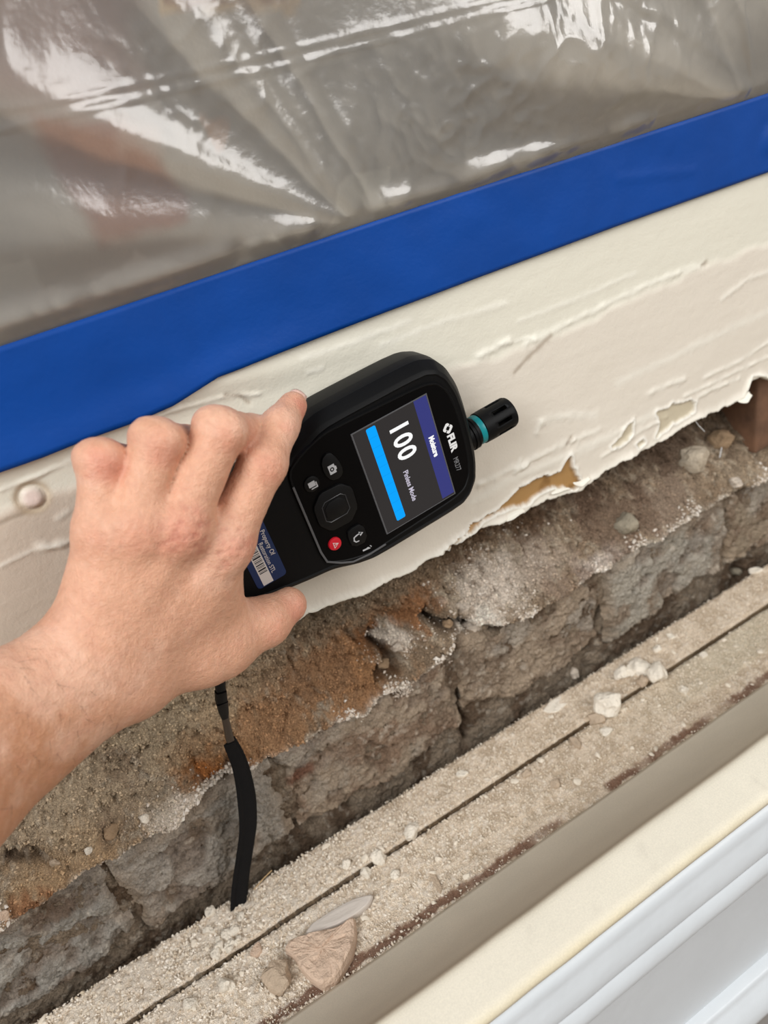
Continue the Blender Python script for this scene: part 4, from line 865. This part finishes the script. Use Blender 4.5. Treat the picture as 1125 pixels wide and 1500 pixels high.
lump(557, 1256, 10, 31, M_white_dust, 'white plaster pebble left of the smooth white one', .9)
lump(508, 1266, 7, 32, M_white_dust, 'small round white crumb on the back board above the groove', .8)
lump(333, 1443, 11, 33, M_white_dust, 'white plaster lump at the lower left of the ledge', .9)
lump(281, 1470, 9, 34, M_white_dust, 'white crumb at the bottom edge of the photo', .8)
lump(537, 1278, 9, 35, M_white_dust, 'white crumb on the wider board just below the groove', .6)
lump(578, 1281, 7, 36, M_white_dust, 'white crumb to the lower right of the white plaster pebble', .7)
lump(963, 950, 5, 37, M_white_dust, 'tiny white crumb above the cream crumb', .7)
lump(1002, 1010, 7, 38, M_white_dust, 'white crumb on the wider board below right of the cluster', .7)
lump(770, 1133, 8, 39, M_tan_plaster, 'brownish crumb on the wider board near the middle', .5)
lump(813, 1148, 7, 40, M_tan_plaster, 'tan crumb beside the brown strip right of the middle', .6)
# crumbled white heap near the strap
for i in range(16):
    u, v = 335+random.gauss(0, 14), 1372+random.gauss(0, 15); lump(u, v, random.uniform(4, 8), 60+i, M_white_dust, 'white crumb in the loose heap below the strap', .7, 'plaster_crumb', 'plaster crumb', 'white heap below the strap')
# small alike crumbs
protos = [rock('plaster_crumb', 1, 100+i, random.uniform(.45, .8), 2) for i in range(7)]
M_crumb = mat('white_plaster_crumb', s2l((228, 216, 198)), rough=.95, spec=.1)
for me in protos: me.materials.append(M_crumb)
CR = {}
for i in range(100):
    x = -.14+.62*random.random()**1.4; y = random.uniform(YB-.002, YW+.004)
    if abs(y-YG) < .0015: y = YG-.004
    me = random.choice(protos); o = bpy.data.objects.new('plaster_crumb', me); C.objects.link(o); r = random.choice((.0012, .0014, .0018, .0024))*random.uniform(.85, 1.25)
    o.scale = (r*random.uniform(.8, 1.5), r, r*.8); o.location = (x, y, lz((x, y))+r*.3); o.rotation_euler = (random.uniform(-.4, .4), random.uniform(-.4, .4), random.uniform(0, 6.3))
    bd = 'the narrow back board' if y > YG else ('the wider board' if y > YR else 'the brown strip')
    wh = 'left of the strap' if x < .02 else 'between strap and white cluster' if x < .27 else 'right of the white cluster'
    tag(o, 'small white crumb on or by %s, %s' % (bd, wh), 'plaster crumb', 'crumbs on %s, %s' % (bd, wh))
# dust grains, far too many to count
def grains(name, pts, radii, cols, m, label):
    n = len(pts); base = np.array([(1, 0, 0), (-1, 0, 0), (0, 1, 0), (0, -1, 0), (0, 0, 1), (0, 0, -1)], float); tri_ = np.array([(0, 2, 4), (2, 1, 4), (1, 3, 4), (3, 0, 4), (2, 0, 5), (1, 2, 5), (3, 1, 5), (0, 3, 5)])
    a = rng.uniform(0, 6.28, n); ca, sa = np.cos(a), np.sin(a); sc3 = radii[:, None]*rng.uniform(.6, 1.3, (n, 3)); B = base[None]*sc3[:, None, :]+rng.normal(size=(n, 6, 3))*radii[:, None, None]*.18
    V = np.stack([B[..., 0]*ca[:, None]-B[..., 1]*sa[:, None], B[..., 0]*sa[:, None]+B[..., 1]*ca[:, None], B[..., 2]], -1)+pts[:, None]
    F = (tri_[None]+6*np.arange(n)[:, None, None]).reshape(-1, 3); o = obj(name, mesh_np(name, V.reshape(-1, 3), F, np.repeat(cols, 6, 0), smooth=False), m); return tag(o, label, 'dust', kind='stuff')
M_grain = mat('plaster_grit', attr=True, rough=.95, spec=.1)
n = 70000
gx = -.28+.83*rng.random(n)**1.25; gy = rng.uniform(YW-.003, YB, n); lf = sst(.25, -.08, gx); br = (np.abs(gy-YW-.0035) < .003)
keep = (np.abs(gy-YG) > .0012) & (rng.random(n) < np.clip(.35+.75*vn(gx*60, gy*60, 1)+.5*lf-.95*br, .12, 1)); gx, gy, lf = gx[keep], gy[keep], lf[keep]
gz = np.where(gy > YG, ZLO, ZLO-.0036-np.where(gy < YR, .0012, 0)); rad = .00026+.00055*rng.random(len(gx))**3*(1+.8*lf)
cols = mixc(np.zeros((len(gx), 3))+s2l((204, 186, 160)), (246, 238, 226), rng.random(len(gx))*(.42+.45*lf)+.15)
grains('plaster_dust', np.stack([gx, gy, gz+rad*.5], 1), rad, cols, M_grain, 'pale plaster dust and grit covering the ledge boards')
# grit on the crumbling mortar bed, coloured like the spot it came from
n = 84000
gx = rng.uniform(-.28, .55, n); zz = Zb(gx)+rng.uniform(-.006, .060, n); yy = depth(gx, zz); rad = .00028+.0008*rng.random(n)**4
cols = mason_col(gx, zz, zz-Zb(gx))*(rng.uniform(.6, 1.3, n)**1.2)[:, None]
g1 = (np.stack([gx, yy-rad*.3, zz], 1), rad, np.clip(cols, 0, .85))
# lumpy salt crust along the broken edge of the bed
n = 5200
gx = rng.uniform(-.17, .55, n); gx = gx[(vn(gx*55, gx*0, 4)+.25*vn(gx*200, gx*0, 2)) > .55]; n = len(gx); zz = Zb(gx)+rng.normal(.001, .003, n); zz += .004*sst(.6, .9, vn(gx*35, gx*0, 6)); yy = depth(gx, zz); rad = .0004+.0013*rng.random(n)**3
cols = mixc(np.zeros((n, 3))+s2l((196, 180, 162)), (232, 224, 214), rng.random(n))
for (u, v), r, sx, c, a in STAINS_AND_SHADE:
    if sum(c) < 590: continue
    k = int(2.2e6*r*r*sx*1.2)+60; p = P(u, v, .012); q1, q2 = rng.normal(size=(2, k))*r*.55; ex, ez = p[0]+q1*sx, p[2]+q2; cl = vn(ex*180, ez*180, 2) > .42; ex, ez = ex[cl], ez[cl]
    gx = np.concatenate([gx, ex]); zz = np.concatenate([zz, ez]); yy = np.concatenate([yy, depth(ex, ez)]); rad = np.concatenate([rad, .00035+.0008*rng.random(len(ex))**3]); cols = np.concatenate([cols, mixc(np.zeros((len(ex), 3))+s2l((196, 180, 164)), (224, 213, 200), rng.random(len(ex)))])
g2 = (np.stack([gx, yy-rad*.4, zz], 1), rad, cols)
grains('mortar_grit', *[np.concatenate(q) for q in zip(g1, g2)], M_grain, 'sandy grit and whitish salt crust clinging to the crumbling mortar bed')
# rubble on the mortar bed
def rubble(u, v, rpx, seed, m, label, flat=.8):
    p = on_masonry(u, v); dep = float((R.T@(p-np.array([0, -D, 0])))[2]); r = rpx*dep/1125; o = place('rubble_stone', rock('rubble_stone', r, seed, flat), p, m, label, 'stone', None, lift=0.); o.location = (p[0], p[1]-r*.25, p[2]); return o
M_pale_stone = mat('pale_mortar_lump', s2l((188, 174, 154)), rough=.95, spec=.1, bump=[(500, .0012)], var=[(140, .15)])
M_brown_stone = mat('brown_mortar_lump', s2l((150, 126, 100)), rough=.95, spec=.1, bump=[(500, .0015)], var=[(140, .25)])
M_salt = mat('salt_crusted_lump', s2l((206, 192, 176)), rough=.95, spec=.1, bump=[(600, .0022)], var=[(220, .22)])
rubble(1012, 672, 24, 41, M_pale_stone, 'pale rounded mortar lump near the timber post'); rubble(910, 764, 23, 42, M_grey_stone, 'grey green stone on the edge of the mortar bed', .75)
rubble(1052, 645, 22, 43, M_brown_stone, 'brown lump behind the pale mortar lump'); rubble(1082, 622, 14, 44, M_grey_stone, 'grey lump in the dark corner by the timber post'); rubble(1075, 706, 10, 45, M_salt, 'small salt crusted lump below the timber post')
rubble(690, 918, 20, 46, M_salt, 'salt crusted lump beside the dark crevice in the middle'); rubble(655, 912, 9, 47, M_brown_stone, 'small brown lump in the dark crevice'); rubble(580, 945, 14, 48, M_salt, 'salt crusted lump left of the dark crevice', .6)
rubble(128, 1245, 7, 49, M_white_dust, 'whitish flat chip under the forearm'); rubble(160, 1216, 13, 50, M_brown_stone, 'tan lump under the forearm', .7); rubble(210, 1198, 9, 51, M_white_dust, 'white lump in the salt crust left of the strap'); rubble(6, 1338, 10, 52, M_pink_plaster, 'pinkish chip at the left edge of the photo')
rubble(560, 970, 11, 53, M_brown_stone, 'rusty brown lump under the salt crust'); rubble(80, 1262, 9, 54, M_tan_plaster, 'tan chip beside the dark hole at left'); rubble(840, 985, 9, 55, M_salt, 'grey salt lump between two bricks at right'); rubble(815, 975, 7, 56, M_salt, 'small salt lump above the ledge at right')
rubble(1075, 835, 9, 57, M_grey_stone, 'grey lump in the dark hollow at the right end'); rubble(760, 1000, 6, 58, M_salt, 'little salt lump on the brick face right of the middle')
# straws
def straw(pts, r, m, label, kind_='straw'):
    cu = bpy.data.curves.new('straw', 'CURVE'); cu.dimensions = '3D'; cu.bevel_depth = r; cu.bevel_resolution = 1; sp = cu.splines.new('POLY'); sp.points.add(len(pts)-1)
    for q, p in zip(sp.points, pts): q.co = (*p, 1)
    t = bpy.data.objects.new('tmp', cu); C.objects.link(t); dg = bpy.context.evaluated_depsgraph_get(); me = bpy.data.meshes.new_from_object(t.evaluated_get(dg)); bpy.data.objects.remove(t); me.name = kind_; me.materials.clear()
    return tag(obj(kind_, me, m, recenter=True), label, kind_)
M_straw = mat('straw', s2l((190, 160, 118)), rough=.7)
a, b = PZ(398, 1275, ZLO+.004), PZ(372, 1303, ZLO+.0012); straw([a, (a+b)/2+np.array([0, 0, .0006]), b], .0004, M_straw, 'thin dry straw at the back edge of the ledge beside the strap')
a, b = on_masonry(1048, 668), on_masonry(1050, 642); straw([a+np.array([0, -.004, 0]), b+np.array([0, -.006, 0])], .0004, M_white_print, 'thin white wire standing up by the pale mortar lump', 'wire')
a, b = P(1014, 610, -.0012), P(1032, 632, .004); straw([a, (a+b)/2+np.array([0, 0, -.001]), b], .0003, M_white_print, 'thin white thread hanging from the torn paint edge', 'thread')
